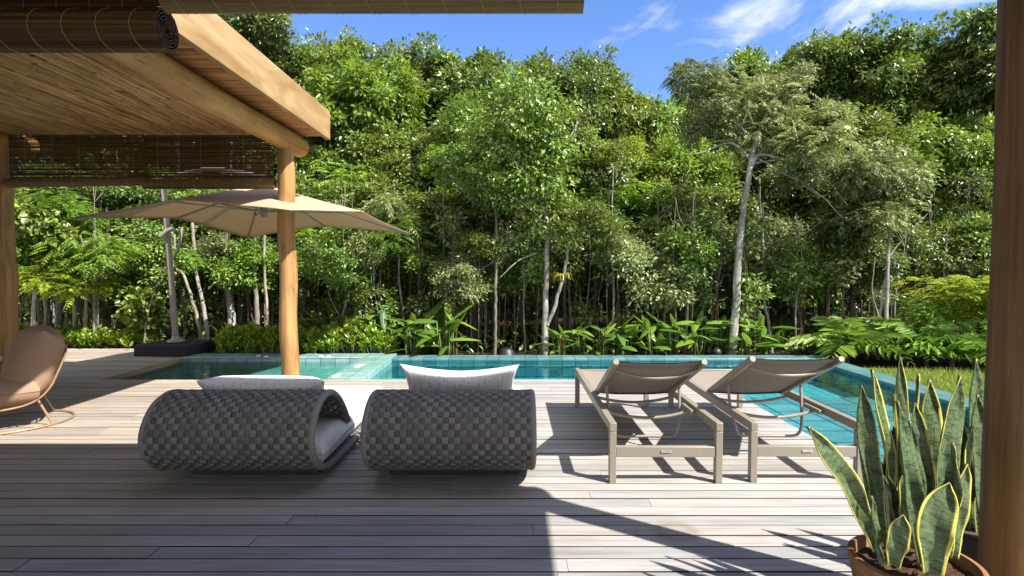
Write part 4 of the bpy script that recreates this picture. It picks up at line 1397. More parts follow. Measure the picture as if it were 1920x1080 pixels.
def broad_crown(name, seed, rad, lobes=9, clumps=210, per=44, spread=0.115, Ln=0.125, Wd=0.48, hang=.25):
    rg, C, Dn = crown_points(seed, rad, lobes, clumps)
    V, Fc = leaf_geo(*sprig_cloud(rg, C, Dn, per, spread, Ln, Wd, hang))
    return npmesh(name, V, Fc, None)


def feather_crown(name, seed, rad, lobes=9, n=900, length=.34, pairs=7, Ln=.12, Wd=.30, droop=.6, bias=0.0):
    rg, C, Dn = crown_points(seed, rad, lobes, n, bias)
    D0 = Dn * .8 + rg.normal(0, .35, (n, 3)); D0[:, 2] *= .55
    V, Fc = leaf_geo(*pinnate(rg, C, D0, length, pairs, Ln, Wd, droop))
    return npmesh(name, V, Fc, None)


CR = [broad_crown("crown", 11 + k, (1.4, 1.4, 1.35), 15 + k % 3 * 3, 235, 80, 0.088 + .010 * (k % 3), (0.088, 0.10, 0.078, 0.112, 0.092, 0.084)[k], (0.5, 0.42, 0.55, 0.38, 0.48, 0.6)[k]) for k in range(6)]
LIGHT = [broad_crown("crown", 41 + k, (1.25, 1.1, 1.0), 10, 120, 44, 0.115, 0.088, 0.5) for k in range(3)]
BIGLEAF = [broad_crown("crown", 61 + k, (1.1, 1.0, 0.8), 8, 110, 15, 0.14, 0.165, 0.78, .35) for k in range(2)]
FEATH = [feather_crown("crown", 71 + k, (1.2, 1.1, .8), 10, 360, .36, 7, .125, .32, .45) for k in range(2)]


def set_mat(o, m):
    if not o.data.materials: o.data.materials.append(None)
    o.material_slots[0].link = 'OBJECT'
    o.material_slots[0].material = m


def add_crown(root, me, mat, loc, scale, rz):
    o = bpy.data.objects.new("crown", me)
    COL.objects.link(o)
    o.parent = root
    o.location = loc
    o.scale = scale if isinstance(scale, (tuple, list)) else (scale,) * 3
    o.rotation_euler = (random.uniform(-.15, .15), random.uniform(-.15, .15), rz)
    set_mat(o, mat)
    return o


def limb_mesh(pts, r0, r1, n=8, wig=0.02, rgen=random):
    P = catmull(pts, 6)
    P = [p_ + Vector((rgen.uniform(-wig, wig), rgen.uniform(-wig, wig), 0)) if 0 < i < len(P) - 1 else p_ for i, p_ in enumerate(P)]
    m_ = len(P)
    return P, [r0 + (r1 - r0) * (i / (m_ - 1)) ** 0.8 for i in range(m_)]


def tree(base, crown_c, mesh, mat, scale, label, group, bark='bk_grey', r=0.05, limbs=5, name="forest_tree", seed=0, mid=None, spread=0.8, lr=0.45):
    rgen = random.Random(seed)
    b_ = Vector((base[0], base[1], hill(0, base[1])))
    cc = Vector(crown_c)
    root = empty(name, b_, label, "tree", group)
    fork = b_.lerp(cc, 0.80)
    fork.x = b_.x + (cc.x - b_.x) * 0.75; fork.y = b_.y + (cc.y - b_.y) * 0.75
    m1 = Vector(mid) if mid else b_.lerp(fork, 0.5) + Vector((rgen.uniform(-.12, .12), rgen.uniform(-.1, .1), 0))
    mb_ = MB()
    P, rs = limb_mesh([b_ - Vector((0, 0, .05)) - b_, m1 - b_, fork - b_, cc + Vector((0, 0, .3)) - b_], r, r * 0.35, rgen=rgen)
    rs[0] *= 1.35
    mb_.tube(P, rs, 9, jit=0.05)
    sc = scale if not isinstance(scale, (tuple, list)) else scale[0]
    for k in range(limbs):
        s0 = P[int(len(P) * rgen.uniform(.5, .85))]
        e_ = cc - b_ + Vector((rgen.uniform(-1, 1), rgen.uniform(-1, 1), rgen.uniform(-.6, .9))) * sc * spread
        md = s0.lerp(e_, 0.5) + Vector((rgen.uniform(-.1, .1), rgen.uniform(-.1, .1), rgen.uniform(-.1, .15)))
        q, qr = limb_mesh([s0, md, e_], r * lr, r * 0.10, rgen=rgen, wig=.03)
        mb_.tube(q, qr, 6)
        for _ in range(2):
            s1 = q[int(len(q) * rgen.uniform(.4, .85))]
            e2 = s1 + Vector((rgen.uniform(-1, 1), rgen.uniform(-1, 1), rgen.uniform(-.4, .8))) * sc * .35
            mb_.tube([s1, s1.lerp(e2, .5) + Vector((0, 0, .05)), e2], [r * .18, r * .13, r * .05], 5)
    mb_.build("trunk", M[bark], root, smooth=True)
    if mesh is not None:
        add_crown(root, mesh, M[mat], cc - b_, scale, rgen.uniform(0, 6.28))
    return root


MATN = {'A': 'lf_dark', 'M': 'lf_mid', 'B': 'lf_bright', 'G': 'lf_grey', 'Y': 'lf_yel'}
# crowns of the forest wall: pixel of the crown centre, distance, pixel half-width, half-height, leaf kind
WALL = [
    # skyline
    (425, 105, 13.6, 95, 95, 'A'), (545, 130, 14.2, 100, 105, 'A'), (625, 150, 14.0, 70, 70, 'M'), (668, 225, 12.6, 100, 105, 'B'), (745, 215, 15.0, 85, 85, 'A'), (790, 170, 14.6, 80, 80, 'M'),
    (872, 168, 14.2, 95, 95, 'M'), (965, 180, 13.4, 100, 100, 'A'), (1060, 205, 12.8, 90, 95, 'A'), (1130, 250, 13.8, 75, 90, 'M'), (1190, 255, 14.2, 75, 90, 'M'),
    (1255, 300, 14.6, 80, 95, 'B'), (1325, 235, 15.4, 80, 80, 'A'), (1405, 205, 14.8, 85, 85, 'M'), (1490, 190, 14.2, 85, 90, 'M'), (1570, 175, 13.8, 90, 95, 'A'),
    (1655, 150, 13.4, 95, 100, 'M'), (1740, 165, 13.0, 95, 105, 'M'), (1815, 125, 12.8, 100, 105, 'A'), (1900, 120, 12.6, 100, 110, 'A'), (330, 90, 13.8, 100, 110, 'A'),
    # the middle of the wall
    (585, 260, 12.4, 85, 85, 'A'), (640, 340, 11.8, 90, 80, 'B'), (720, 320, 12.2, 85, 80, 'M'), (800, 300, 12.0, 90, 85, 'M'), (760, 400, 11.4, 85, 70, 'M'),
    (880, 290, 12.0, 90, 90, 'M'), (862, 330, 11.2, 62, 55, 'Y'), (960, 310, 11.8, 90, 85, 'A'), (1055, 330, 11.5, 90, 90, 'A'), (1120, 300, 11.6, 70, 70, 'Y'), (1150, 380, 11.4, 85, 75, 'B'),
    (1215, 345, 12.0, 70, 75, 'Y'), (1240, 430, 11.2, 85, 75, 'M'), (1310, 350, 12.2, 80, 80, 'B'), (1345, 430, 11.4, 85, 75, 'M'), (1440, 300, 12.6, 90, 80, 'M'), (1480, 400, 12.0, 85, 80, 'A'),
    (1560, 300, 12.6, 90, 85, 'M'), (1620, 390, 11.8, 85, 80, 'A'), (1665, 280, 12.2, 90, 90, 'M'), (1735, 330, 11.8, 90, 90, 'B'), (1775, 420, 11.2, 85, 80, 'M'), (1830, 300, 11.8, 95, 95, 'M'), (1860, 420, 11.0, 90, 90, 'A'),
    (890, 400, 11.2, 80, 70, 'A'), (970, 410, 11.0, 80, 65, 'M'), (1060, 430, 11.0, 70, 60, 'A'),
    # left, beyond the parasol
    (60, 360, 10.6, 80, 60, 'M'), (160, 370, 11.4, 90, 60, 'A'), (260, 385, 11.6, 85, 65, 'A'), (360, 400, 11.6, 85, 70, 'A'), (450, 420, 11.2, 90, 75, 'B'), (600, 430, 11.4, 90, 80, 'M'), (560, 470, 10.8, 70, 55, 'B'), (330, 465, 11.0, 80, 55, 'M'), (230, 500, 11.4, 80, 60, 'A'),
    (680, 450, 11.0, 85, 65, 'M'),
    (-60, 380, 11.5, 100, 110, 'M'), (-60, 150, 13.5, 110, 130, 'A'), (80, 150, 13.8, 110, 130, 'A'), (210, 150, 13.8, 110, 130, 'M'),
]
KIND = {'A': "dark glossy-leaved forest tree in the thick green wall behind the pool",
        'M': "mid-green leafy forest tree in the thick green wall behind the pool",
        'B': "bright fresh-green leafy forest tree standing among darker ones behind the pool",
        'Y': "yellow-green young-leaved forest tree at the front of the forest wall"}
GRP = {'A': "dark glossy trees of the forest wall", 'M': "mid-green trees of the forest wall", 'B': "bright green trees of the forest wall", 'Y': "yellow-green young trees of the forest wall"}
for i, (px, py, Y, hw, hh, kd) in enumerate(WALL):
    c_ = at(px, py, Y)
    sx_ = hw * Y / F / 1.08; sz_ = hh * Y / F / 1.02
    bx = c_.x + random.uniform(-.25, .25)
    tree((bx, Y + random.uniform(-.1, .5)), c_, (FEATH[i % 2] if i % 9 == 4 and py > 260 else BIGLEAF[i % 2] if i % 11 == 7 and py > 330 else CR[i % 6]), MATN[kd], (sx_, sx_ * 1.05, sz_), KIND[kd], GRP[kd], random.choice(['bk_grey', 'bk_brown', 'bk_grey']), random.uniform(.035, .065), 4, seed=100 + i)
# leafy young trees whose low crowns hang in front of the dark trunks
rlow = random.Random(21)
LOW = []
for k in range(46):
    LOW.append((40 + k * 39 + rlow.uniform(-18, 18), rlow.uniform(425, 520), rlow.uniform(9.9, 11.6), rlow.choice('AMMGMAB')))
for i, (px, py, Y, kd) in enumerate(LOW):
    c_ = at(px, py, Y)
    s_ = rlow.uniform(.5, .8)
    tree((c_.x + rlow.uniform(-.2, .2), Y + rlow.uniform(-.1, .2)), c_, LIGHT[i % 3], MATN[kd], (s_, s_, s_ * rlow.uniform(.8, 1.1)),
         "low-crowned young tree among the bare stems under the forest wall", "low-crowned young trees under the forest wall", rlow.choice(['bk_grey', 'bk_brown']), rlow.uniform(.015, .028), 3, seed=900 + i, name="young_tree")
# rows behind, seen only in the gaps
for i in range(22):
    x = -17 + i * 1.62 + random.uniform(-.4, .4)
    Y = 17.0 + random.uniform(-.8, 1.5)
    z = random.uniform(3.6, 4.9)
    if x < -8 : z += .8
    s_ = random.uniform(1.25, 1.6)
    tree((x, Y + .2), (x, Y, z), CR[i % 6], 'lf_mid' if i % 3 else 'lf_dark', (s_, s_, s_ * 1.2), "dark shaded tree of the second forest row, glimpsed through gaps in the front row", "shaded second-row forest trees", 'bk_brown', .08, 2, seed=300 + i)

# the shaded thicket deep inside the wood
rg = np.random.default_rng(77)
n = 70000
P = np.stack([rg.uniform(-22, 22, n), rg.uniform(15.6, 19.5, n), np.zeros(n)], 1)
P[:, 2] = GZ + np.maximum(0, P[:, 1] - 15) * .16 + rg.random(n) ** 1.3 * 3.8
V, Fc = leaf_geo(P, rg.normal(0, 1, (n, 3)), rg.normal(0, .5, (n, 3)) + np.array([0, -.3, .8]), rg.uniform(.16, .30, n), rg.uniform(.09, .16, n))
tag(link("thicket", npmesh("thicket", V, Fc, M['lf_dark'])), "dark thicket of leaves deep under the forest trees", "undergrowth", kind="stuff")
n = 9000
P = np.stack([rg.uniform(-13, 13, n), rg.uniform(9.3, 14.5, n), np.full(n, GZ + .02)], 1)
P[:, 2] += rg.random(n) ** 3 * .35
V, Fc = leaf_geo(P, rg.normal(0, 1, (n, 3)) + np.array([0, 0, .5]), rg.normal(0, .4, (n, 3)) + np.array([0, 0, 1]), rg.uniform(.07, .16, n), rg.uniform(.03, .07, n))
tag(link("ground_cover", npmesh("ground_cover", V, Fc, M['lf_mid'])), "low leafy ground cover under the forest edge", "ground cover", kind="stuff")

# ---- saplings and bare stems that fill the dark understorey
sap_data = []
for k in range(7):
    rgen = random.Random(500 + k)
    mb_ = MB()
    h_ = 4.2
    lean = rgen.uniform(-.35, .35)
    P, rs = limb_mesh([(0, 0, -.1), (lean * .3 + rgen.uniform(-.12, .12), 0, h_ * .33), (lean * .7 + rgen.uniform(-.15, .15), rgen.uniform(-.2, .2), h_ * .66), (lean, 0, h_)], .034, .012, rgen=rgen, wig=.012)
    mb_.tube(P, rs, 8, jit=.06)
    for q in range(rgen.randint(2, 5)):
        s0 = P[int(len(P) * rgen.uniform(.3, .9))]
        a_ = rgen.uniform(0, 6.28)
        e_ = s0 + Vector((math.cos(a_) * rgen.uniform(.3, .8), math.sin(a_) * rgen.uniform(.3, .8), rgen.uniform(.3, 1.1)))
        mb_.tube(catmull([s0, s0.lerp(e_, .5) + Vector((rgen.uniform(-.1, .1), 0, -.05)), e_], 4), [.014 - .011 * w / 8 for w in range(9)], 5)
    me = bpy.data.meshes.new("trunk"); me.from_pydata(mb_.v, [], mb_.f); me.shade_smooth(); me.materials.append(None)
    rgc, C, Dn = crown_points(600 + k, (.75, .75, 1.0), 5, 40)
    V, Fc = leaf_geo(*sprig_cloud(rgc, C, Dn, 9, .10, .11, .5))
    lm = npmesh("leaves", V, Fc, None)
    sap_data.append((me, lm))
GS = "thin bare-stemmed saplings in the dark forest edge"
BK = ['bk_brown', 'bk_grey', 'bk_grey', 'bk_grey', 'bk_brown', 'bk_pale', 'bk_pale']
rgen = random.Random(9)
for i in range(235):
    px = rgen.uniform(-40, 1880); Y = rgen.choice([rgen.uniform(9.5, 11), rgen.uniform(10.5, 13.5), rgen.uniform(11, 14)])
    if i >= 165: Y = rgen.uniform(9.35, 10.4)
    if 1580 < px and Y < 10.2: Y += 1.0
    if 220 < px < 640 and Y < 10.4: Y += 1.1
    X = (px - 960) / F * Y
    root = empty("sapling", (X, Y, hill(X, Y)), "thin bare-stemmed sapling in the dark understorey of the forest edge", "sapling", GS, rgen.uniform(0, 6.28))
    me, lm = sap_data[i % 7]
    sc = rgen.uniform(.42, .78); th = sc * rgen.uniform(.45, 1.2) * (.62 if i >= 165 else 1)
    o = bpy.data.objects.new("trunk", me); COL.objects.link(o); o.parent = root; o.scale = (th, th, sc)
    set_mat(o, M[BK[rgen.randrange(7)]])
    o2 = bpy.data.objects.new("leaves", lm); COL.objects.link(o2); o2.parent = root
    o2.location = (0, 0, rgen.uniform(1.2, 3.4) * sc); o2.scale = (sc, sc, sc * rgen.uniform(.5, 1.2))
    set_mat(o2, M[rgen.choice(['lf_dark', 'lf_mid', 'lf_mid', 'lf_grey'])])


# ---- trees with a trunk of their own in the photograph
def path_px(lst, Y0, Y1):
    n_ = len(lst)
    return [at(x, y, Y0 + (Y1 - Y0) * i / max(1, n_ - 1)) for i, (x, y) in enumerate(lst)]


def feature_tree(label, stems, bark, crowns, name="tree"):
    """stems: list of (pixel path, Y0, Y1, r0, r1); crowns: list of (mesh, mat, px, py, Y, sx, sz)"""
    b_ = path_px(stems[0][0], stems[0][1], stems[0][2])[0]
    b_ = Vector((b_.x, b_.y, GZ))
    root = empty(name, b_, label, "tree")
    mb_ = MB()
    for i, (pl, Y0, Y1, r0, r1) in enumerate(stems):
        P = path_px(pl, Y0, Y1)
        if i == 0 or stems[i][0][0][1] > 655: P[0].z = GZ - .05
        q, qr = limb_mesh(P, r0, r1, wig=.008)
        mb_.tube([p_ - b_ for p_ in q], qr, 12, jit=.04)
    mb_.build("trunk", M[bark], root, smooth=True)
    for (me, mt, px, py, Y, sx_, sz_) in crowns:
        add_crown(root, me, M[mt], at(px, py, Y) - b_, (sx_, sx_, sz_), random.uniform(0, 6.28))
    return root


CANOPY1 = broad_crown("crown", 91, (1.55, 1.2, 1.8), 16, 250, 44, .115, .085, .5)
feature_tree("ringed pale trunk with a low fork rising straight behind the middle of the pool", [
    ([(1021, 675), (1022, 600), (1024, 520), (1026, 440), (1020, 350), (1018, 270), (1005, 190)], 9.15, 9.3, .058, .015),
    ([(1026, 610), (1040, 575), (1052, 530), (1062, 490), (1066, 455)], 9.15, 9.05, .034, .018),
    ([(1026, 450), (1045, 425), (1072, 400), (1110, 380)], 9.2, 9.0, .02, .006),
    ([(1022, 400), (990, 330), (950, 290), (900, 240)], 9.2, 8.9, .016, .004),
    ([(1020, 330), (1050, 280), (1078, 240), (1085, 200)], 9.25, 9.4, .015, .004),
    ([(1018, 300), (985, 250), (960, 210)], 9.25, 9.3, .013, .004),
    ([(1024, 420), (985, 385), (930, 350), (905, 330)], 9.2, 8.9, .013, .004),
    ([(1005, 475), (970, 490), (938, 520)], 9.3, 9.1, .016, .006)],
    'bk_pale', [(CANOPY1, 'lf_mid', 1010, 290, 9.45, .86, .95), (LIGHT[0], 'lf_mid', 1090, 410, 9.3, .65, .5), (LIGHT[1], 'lf_mid', 920, 350, 9.2, .55, .5)], "tree")
FE = feather_crown("crown", 95, (1.75, 1.3, 1.15), 22, 430, .30, 8, .095, .32, .30)
feature_tree("white-barked leaning trunk with a wide feathery grey-green crown, right of the pool centre", [
    ([(1371, 675), (1378, 600), (1384, 500), (1393, 400), (1407, 312), (1420, 250)], 9.15, 9.4, .072, .040),
    ([(1405, 320), (1425, 290), (1480, 305), (1545, 335), (1590, 385)], 9.35, 9.2, .03, .006),
    ([(1410, 308), (1450, 262), (1520, 240), (1580, 225)], 9.4, 9.2, .03, .006),
    ([(1408, 300), (1370, 268), (1320, 285), (1290, 290)], 9.4, 9.2, .024, .006),
    ([(1416, 265), (1370, 225), (1320, 200), (1265, 172)], 9.4, 9.3, .026, .006),
    ([(1420, 250), (1440, 200), (1430, 150)], 9.4, 9.5, .026, .006),
    ([(1370, 225), (1330, 170), (1310, 110)], 9.4, 9.5, .016, .004),
    ([(1412, 306), (1460, 300), (1530, 295), (1600, 300)], 9.35, 9.15, .016, .004), ([(1440, 312), (1500, 340), (1545, 372), (1580, 410)], 9.25, 9.1, .018, .005), ([(1425, 300), (1490, 330), (1530, 365)], 9.3, 9.1, .012, .004),
    ([(1480, 305), (1510, 350), (1560, 380)], 9.3, 9.2, .014, .004)],
    'bk_pale', [(FE, 'lf_grey', 1405, 225, 9.5, .80, .85), (FEATH[0], 'lf_grey', 1310, 145, 9.5, .50, .6), (FEATH[1], 'lf_grey', 1500, 250, 9.35, .80, .75), (LIGHT[0], 'lf_grey', 1455, 165, 9.5, .55, .5),
                (LIGHT[1], 'lf_grey', 1335, 230, 9.4, .5, .5), (LIGHT[2], 'lf_grey', 1560, 235, 9.4, .6, .55), (FEATH[0], 'lf_grey', 1610, 320, 9.3, .6, .6), (LIGHT[0], 'lf_grey', 1490, 325, 9.3, .5, .4)], "tree")
feature_tree("pair of slender pale stems growing together at the edge of the lawn", [
    ([(1662, 690), (1662, 600), (1664, 520), (1668, 440), (1672, 360)], 8.95, 9.2, .042, .018),
    ([(1645, 690), (1648, 610), (1655, 560), (1663, 500)], 9.05, 9.1, .03, .016),
    ([(1668, 480), (1700, 440), (1740, 400)], 9.1, 9.0, .014, .005),
    ([(1648, 600), (1636, 545), (1640, 480)], 9.05, 9.2, .014, .006)],
    'bk_pale', [(LIGHT[2], 'lf_grey', 1660, 330, 9.4, .85, .85), (FEATH[0], 'lf_grey', 1640, 400, 9.3, .6, .5)], "tree")
feature_tree("slim mossy green stem left of the ringed pale trunk", [
    ([(928, 668), (929, 600), (930, 520), (931, 430), (925, 350), (918, 310)], 9.3, 9.6, .03, .016)],
    'bk_grey', [(LIGHT[0], 'lf_mid', 900, 330, 9.8, .7, .7)], "tree")
feature_tree("thick shaded brown trunk standing back between the slim mossy stem and the paddle-leaved plants", [
    ([(886, 655), (886, 590), (884, 520), (880, 430)], 11.0, 11.2, .095, .07)],
    'bk_brown', [(LIGHT[1], 'lf_dark', 872, 400, 11.0, 1.0, .9)], "tree")
feature_tree("thick mottled brown trunk deep in the wood, right of the white leaning trunk", [
    ([(1497, 650), (1500, 560), (1506, 480), (1512, 400), (1500, 330)], 11.2, 11.8, .11, .06)],
    'bk_brown', [(LIGHT[2], 'lf_dark', 1505, 340, 11.8, 1.2, 1.0)], "tree")
feature_tree("thin whitish bent stem midway between the white leaning trunk and the thick brown trunk", [
    ([(1448, 668), (1440, 600), (1432, 560), (1432, 500), (1430, 430), (1432, 380)], 9.7, 10.2, .028, .016),
    ([(1434, 550), (1450, 520), (1490, 500)], 9.8, 9.7, .012, .005)],
    'bk_pale', [(LIGHT[0], 'lf_grey', 1470, 515, 9.9, .38, .28)], "tree")
for k, (x0_, x1_, top, Y, r_, bk, lb, kd) in enumerate([
    (88, 84, 440, 9.9, .055, 'bk_grey', "grey trunk, first of the row of bare trunks seen right of the left pergola post", 'lf_mid'),
    (108, 112, 400, 10.2, .075, 'bk_pale', "pale stout trunk, second of the row of bare trunks right of the left pergola post", 'lf_mid'),
    (138, 140, 480, 9.9, .045, 'bk_grey', "purplish grey trunk just right of the tan lounge chair's back cushion", 'lf_bright'),
    (176, 178, 470, 9.7, .042, 'bk_pale', "sunlit whitish trunk under the drooping feathery leaves, left of the parasol base", 'lf_bright'),
    (200, 203, 450, 10.4, .055, 'bk_brown', "brown trunk close behind the sunlit whitish one, left of the parasol base", 'lf_dark'),
    (228, 226, 420, 10.8, .07, 'bk_brown', "dark brown trunk halfway between the whitish trunk and the parasol pole", 'lf_dark'),
    (392, 362, 430, 9.9, .04, 'bk_pale', "pale trunk leaning left, just right of the parasol pole", 'lf_mid'),
    (384, 330, 500, 9.7, .032, 'bk_grey', "thin mossy stem leaning strongly left across the foot of the parasol pole", 'lf_mid'),
    (435, 425, 430, 10.2, .08, 'bk_pale', "mottled mossy trunk above the dark end of the spa hedge, left of the log post", 'lf_bright'),
    (482, 478, 440, 10.0, .05, 'bk_grey', "grey green trunk second left of the log post", 'lf_mid'),
    (500, 497, 430, 9.9, .03, 'bk_grey', "slim grey stem immediately left of the log post", 'lf_mid')]):
    feature_tree(lb, [([(x0_, 668), ((x0_ * 2 + x1_) / 3 + 2, 590), ((x0_ + x1_ * 2) / 3 - 2, 520), (x1_, top), (x1_ - 3, top - 60)], Y, Y + .4, r_, r_ * .5)],
                 bk, [(LIGHT[k % 3], kd, x1_, top - 55, Y + 1.1, .75, .6)], "tree")
# trees whose sunlit sprays hang in front of the wall on the left
feature_tree("tree with big round pale-green leaves hanging just right of the left pergola post", [
    ([(60, 668), (64, 580), (70, 480), (66, 400)], 9.6, 9.5, .04, .02), ([(66, 420), (40, 395), (78, 360)], 9.5, 9.4, .02, .01)],
    'bk_pale', [(BIGLEAF[0], 'lf_mid', 75, 425, 9.5, .62, .68), (BIGLEAF[1], 'lf_bright', 50, 500, 9.5, .5, .5)], "tree")
feature_tree("tree with drooping feathery bright leaves over the bare trunks left of the parasol pole", [
    ([(158, 668), (160, 590), (165, 500), (150, 440)], 9.8, 9.6, .035, .015), ([(160, 520), (120, 500), (60, 495)], 9.7, 9.5, .014, .006)],
    'bk_grey', [(FEATH[0], 'lf_bright', 170, 470, 9.5, .62, .55), (FEATH[1], 'lf_yel', 105, 520, 9.5, .75, .55), (FEATH[1], 'lf_bright', 130, 390, 9.8, .55, .5)], "tree")
feature_tree("young tree with round light-green leaves beside the parasol pole", [
    ([(268, 660), (275, 600), (290, 540), (318, 480)], 9.6, 9.4, .018, .008)],
    'bk_grey', [(BIGLEAF[1], 'lf_mid', 262, 590, 9.6, .5, .5), (BIGLEAF[0], 'lf_bright', 340, 490, 9.3, .32, .3)], "tree")
feature_tree("small tree with whitish leathery leaves spreading low behind the two daybeds", [
    ([(640, 665), (642, 600), (655, 540), (668, 470)], 9.7, 9.6, .028, .012), ([(642, 600), (620, 560), (612, 520)], 9.7, 9.5, .014, .006)],
    'bk_pale', [(LIGHT[0], 'lf_mid', 640, 500, 9.6, .62, .6), (LIGHT[2], 'lf_grey', 690, 470, 9.6, .5, .5)], "tree")
feature_tree("small tree with feathery dark fronds at the tip of the parasol", [
    ([(760, 660), (756, 590), (748, 520), (750, 450)], 10.0, 9.8, .028, .012)],
    'bk_grey', [(FEATH[0], 'lf_mid', 745, 440, 9.8, .72, .6), (FEATH[1], 'lf_grey', 720, 400, 10.0, .6, .5)], "tree")
feature_tree("small tree with shiny pale leaves just left of the slim mossy green stem", [
    ([(832, 665), (835, 600), (838, 540), (850, 480)], 9.7, 9.5, .02, .010), ([(838, 540), (900, 505), (968, 470)], 9.6, 9.4, .012, .006)],
    'bk_pale', [(LIGHT[1], 'lf_grey', 850, 520, 9.5, .55, .5), (LIGHT[0], 'lf_mid', 900, 460, 9.6, .5, .42)], "tree")
feature_tree("bushy low silvery-leaved tree between the ringed trunk and the white leaning trunk", [
    ([(1240, 668), (1245, 600), (1250, 540), (1245, 470)], 9.8, 9.7, .03, .012)],
    'bk_grey', [(LIGHT[2], 'lf_grey', 1235, 530, 9.6, .78, .72), (LIGHT[1], 'lf_mid', 1290, 480, 9.7, .7, .7), (LIGHT[0], 'lf_grey', 1180, 470, 9.7, .7, .6)], "tree")
feature_tree("spreading shrub tree with layered lime-green sprays at the right, beside the veranda post", [
    ([(1840, 690), (1835, 630), (1815, 580), (1790, 550)], 8.9, 8.8, .03, .012), ([(1835, 620), (1850, 570), (1840, 530)], 8.9, 8.8, .02, .008)],
    'bk_grey', [(FEATH[0], 'lf_yel', 1800, 545, 8.8, .78, .42), (FEATH[1], 'lf_yel', 1850, 580, 8.8, .7, .5), (FEATH[0], 'lf_bright', 1740, 585, 8.9, .5, .4)], "tree")


# ---- paddle-leaved plants (like heliconia) behind the pool
def ribbon(V, Fc, path, widths, side, fold=.18):
    k0 = len(V)
    m_ = len(path)
    for i, p_ in enumerate(path):
        w = widths[i]
        tg = (path[min(i + 1, m_ - 1)] - path[max(i - 1, 0)]).normalized()
        sd = (side - tg * side.dot(tg)).normalized()
        nr = sd.cross(tg)
        for u in (-1, -.5, 0, .5, 1):
            V.append(p_ + sd * (u * w) + nr * (abs(u) * w * fold))
    for i in range(m_ - 1):
        for k in range(4):
            Fc.append((k0 + i * 5 + k, k0 + i * 5 + k + 1, k0 + (i + 1) * 5 + k + 1, k0 + (i + 1) * 5 + k))


def heliconia_data(seed, n=13, h_=.72):
    rgen = random.Random(seed)
    V, Fc = [], []
    st = MB()
    for k in range(n):
        a_ = rgen.uniform(0, 6.283)
        hs = h_ * rgen.uniform(.18, .72)
        b_ = Vector((rgen.gauss(0, .05), rgen.gauss(0, .05), 0))
        out = Vector((math.cos(a_), math.sin(a_), 0))
        el = rgen.uniform(.25, 1.3)
        s0 = b_ + out * .05 * el + Vector((0, 0, hs))
        L = h_ * rgen.uniform(.42, .66)
        st.tube([b_, b_.lerp(s0, .5) + out * .008, s0], [.010, .008, .006], 6)
        d0 = (Vector((0, 0, 1)) * (1.35 - el) + out * (.35 + el)).normalized()
        path = []
        for q in range(9):
            f = q / 8
            path.append(s0 + d0 * (L * f) - Vector((0, 0, .30 * L * f * f * el)))
        wd = L * rgen.uniform(.115, .165)
        ws = [wd * max(.05, math.sin(math.pi * min(1, .10 + .90 * (q / 8))) ** .65) for q in range(9)]
        ribbon(V, Fc, path, ws, Vector((-math.sin(a_), math.cos(a_), rgen.uniform(-.4, .4))), rgen.uniform(.1, .35))
    me = npmesh("leaves", [tuple(v) for v in V], Fc, M['lf_hel'], True)
    sm = bpy.data.meshes.new("stalks"); sm.from_pydata(st.v, [], st.f); sm.shade_smooth(); sm.materials.append(M['stalk'])
    return me, sm


HEL = [heliconia_data(700 + k, 17 + 3 * (k % 3)) for k in range(5)]
fl = MB()
for k in range(5):
    fl.tube([(0, 0, .0), (.01 * (k - 2), .0, .06 + .03 * k), ((k - 2) * .03, 0, .10 + .035 * k)], [.006, .012, .002], 6)
flower_me = bpy.data.meshes.new("flower"); flower_me.from_pydata(fl.v, [], fl.f); flower_me.shade_smooth(); flower_me.materials.append(M['orange'])
HP = [
    (598, 9.55, 1.05, 0, "shaded paddle-leaved plant behind the spa shrubs, nearest the log post"), (640, 9.75, 1.15, 0, "tall shaded paddle-leaved plant behind the spa shrubs, second from the log post"),
    (684, 9.6, 1.15, 0, "shaded paddle-leaved plant behind the spa shrubs, above the spa's right corner"), (722, 9.45, 1.1, 0, "dark paddle-leaved plant straight above the end of the bright spa shrubs"),
    (770, 9.1, 1.05, 1, "sunlit paddle-leaved plant with an orange bract just right of the spa shrubs"), (802, 9.5, 1.2, 0, "tall dark upright paddle-leaved plant behind the two sunlit ones right of the spa shrubs"),
    (838, 9.1, 1.1, 0, "sunlit paddle-leaved plant with spread leaves, left of the black bucket lamp"),
    (1052, 9.15, .72, 1, "low paddle-leaved plant with an orange bract touching the ringed pale trunk on its right"), (1085, 9.3, .80, 0, "paddle-leaved plant in the gap second right of the ringed pale trunk"),
    (1128, 9.1, .85, 1, "paddle-leaved plant with orange bract over the left front leg of the left sun lounger"), (1162, 9.15, .92, 0, "spiky paddle-leaved plant straight above the left corner of the left lounger's backrest"),
    (1222, 9.1, .85, 0, "paddle-leaved plant above the middle of the left lounger's backrest"), (1262, 9.25, .92, 0, "paddle-leaved plant above the right half of the left lounger's backrest"),
    (1308, 9.2, 1.05, 0, "tallest paddle-leaved plant left of the black ball lamp"), (1352, 9.4, .98, 0, "paddle-leaved plant directly behind the black ball lamp and the white leaning trunk"),
    (1400, 9.15, .95, 0, "paddle-leaved plant touching the white leaning trunk on its right"), (1432, 9.25, .9, 0, "last paddle-leaved plant of the row on the right, above the right lounger's backrest corner")]
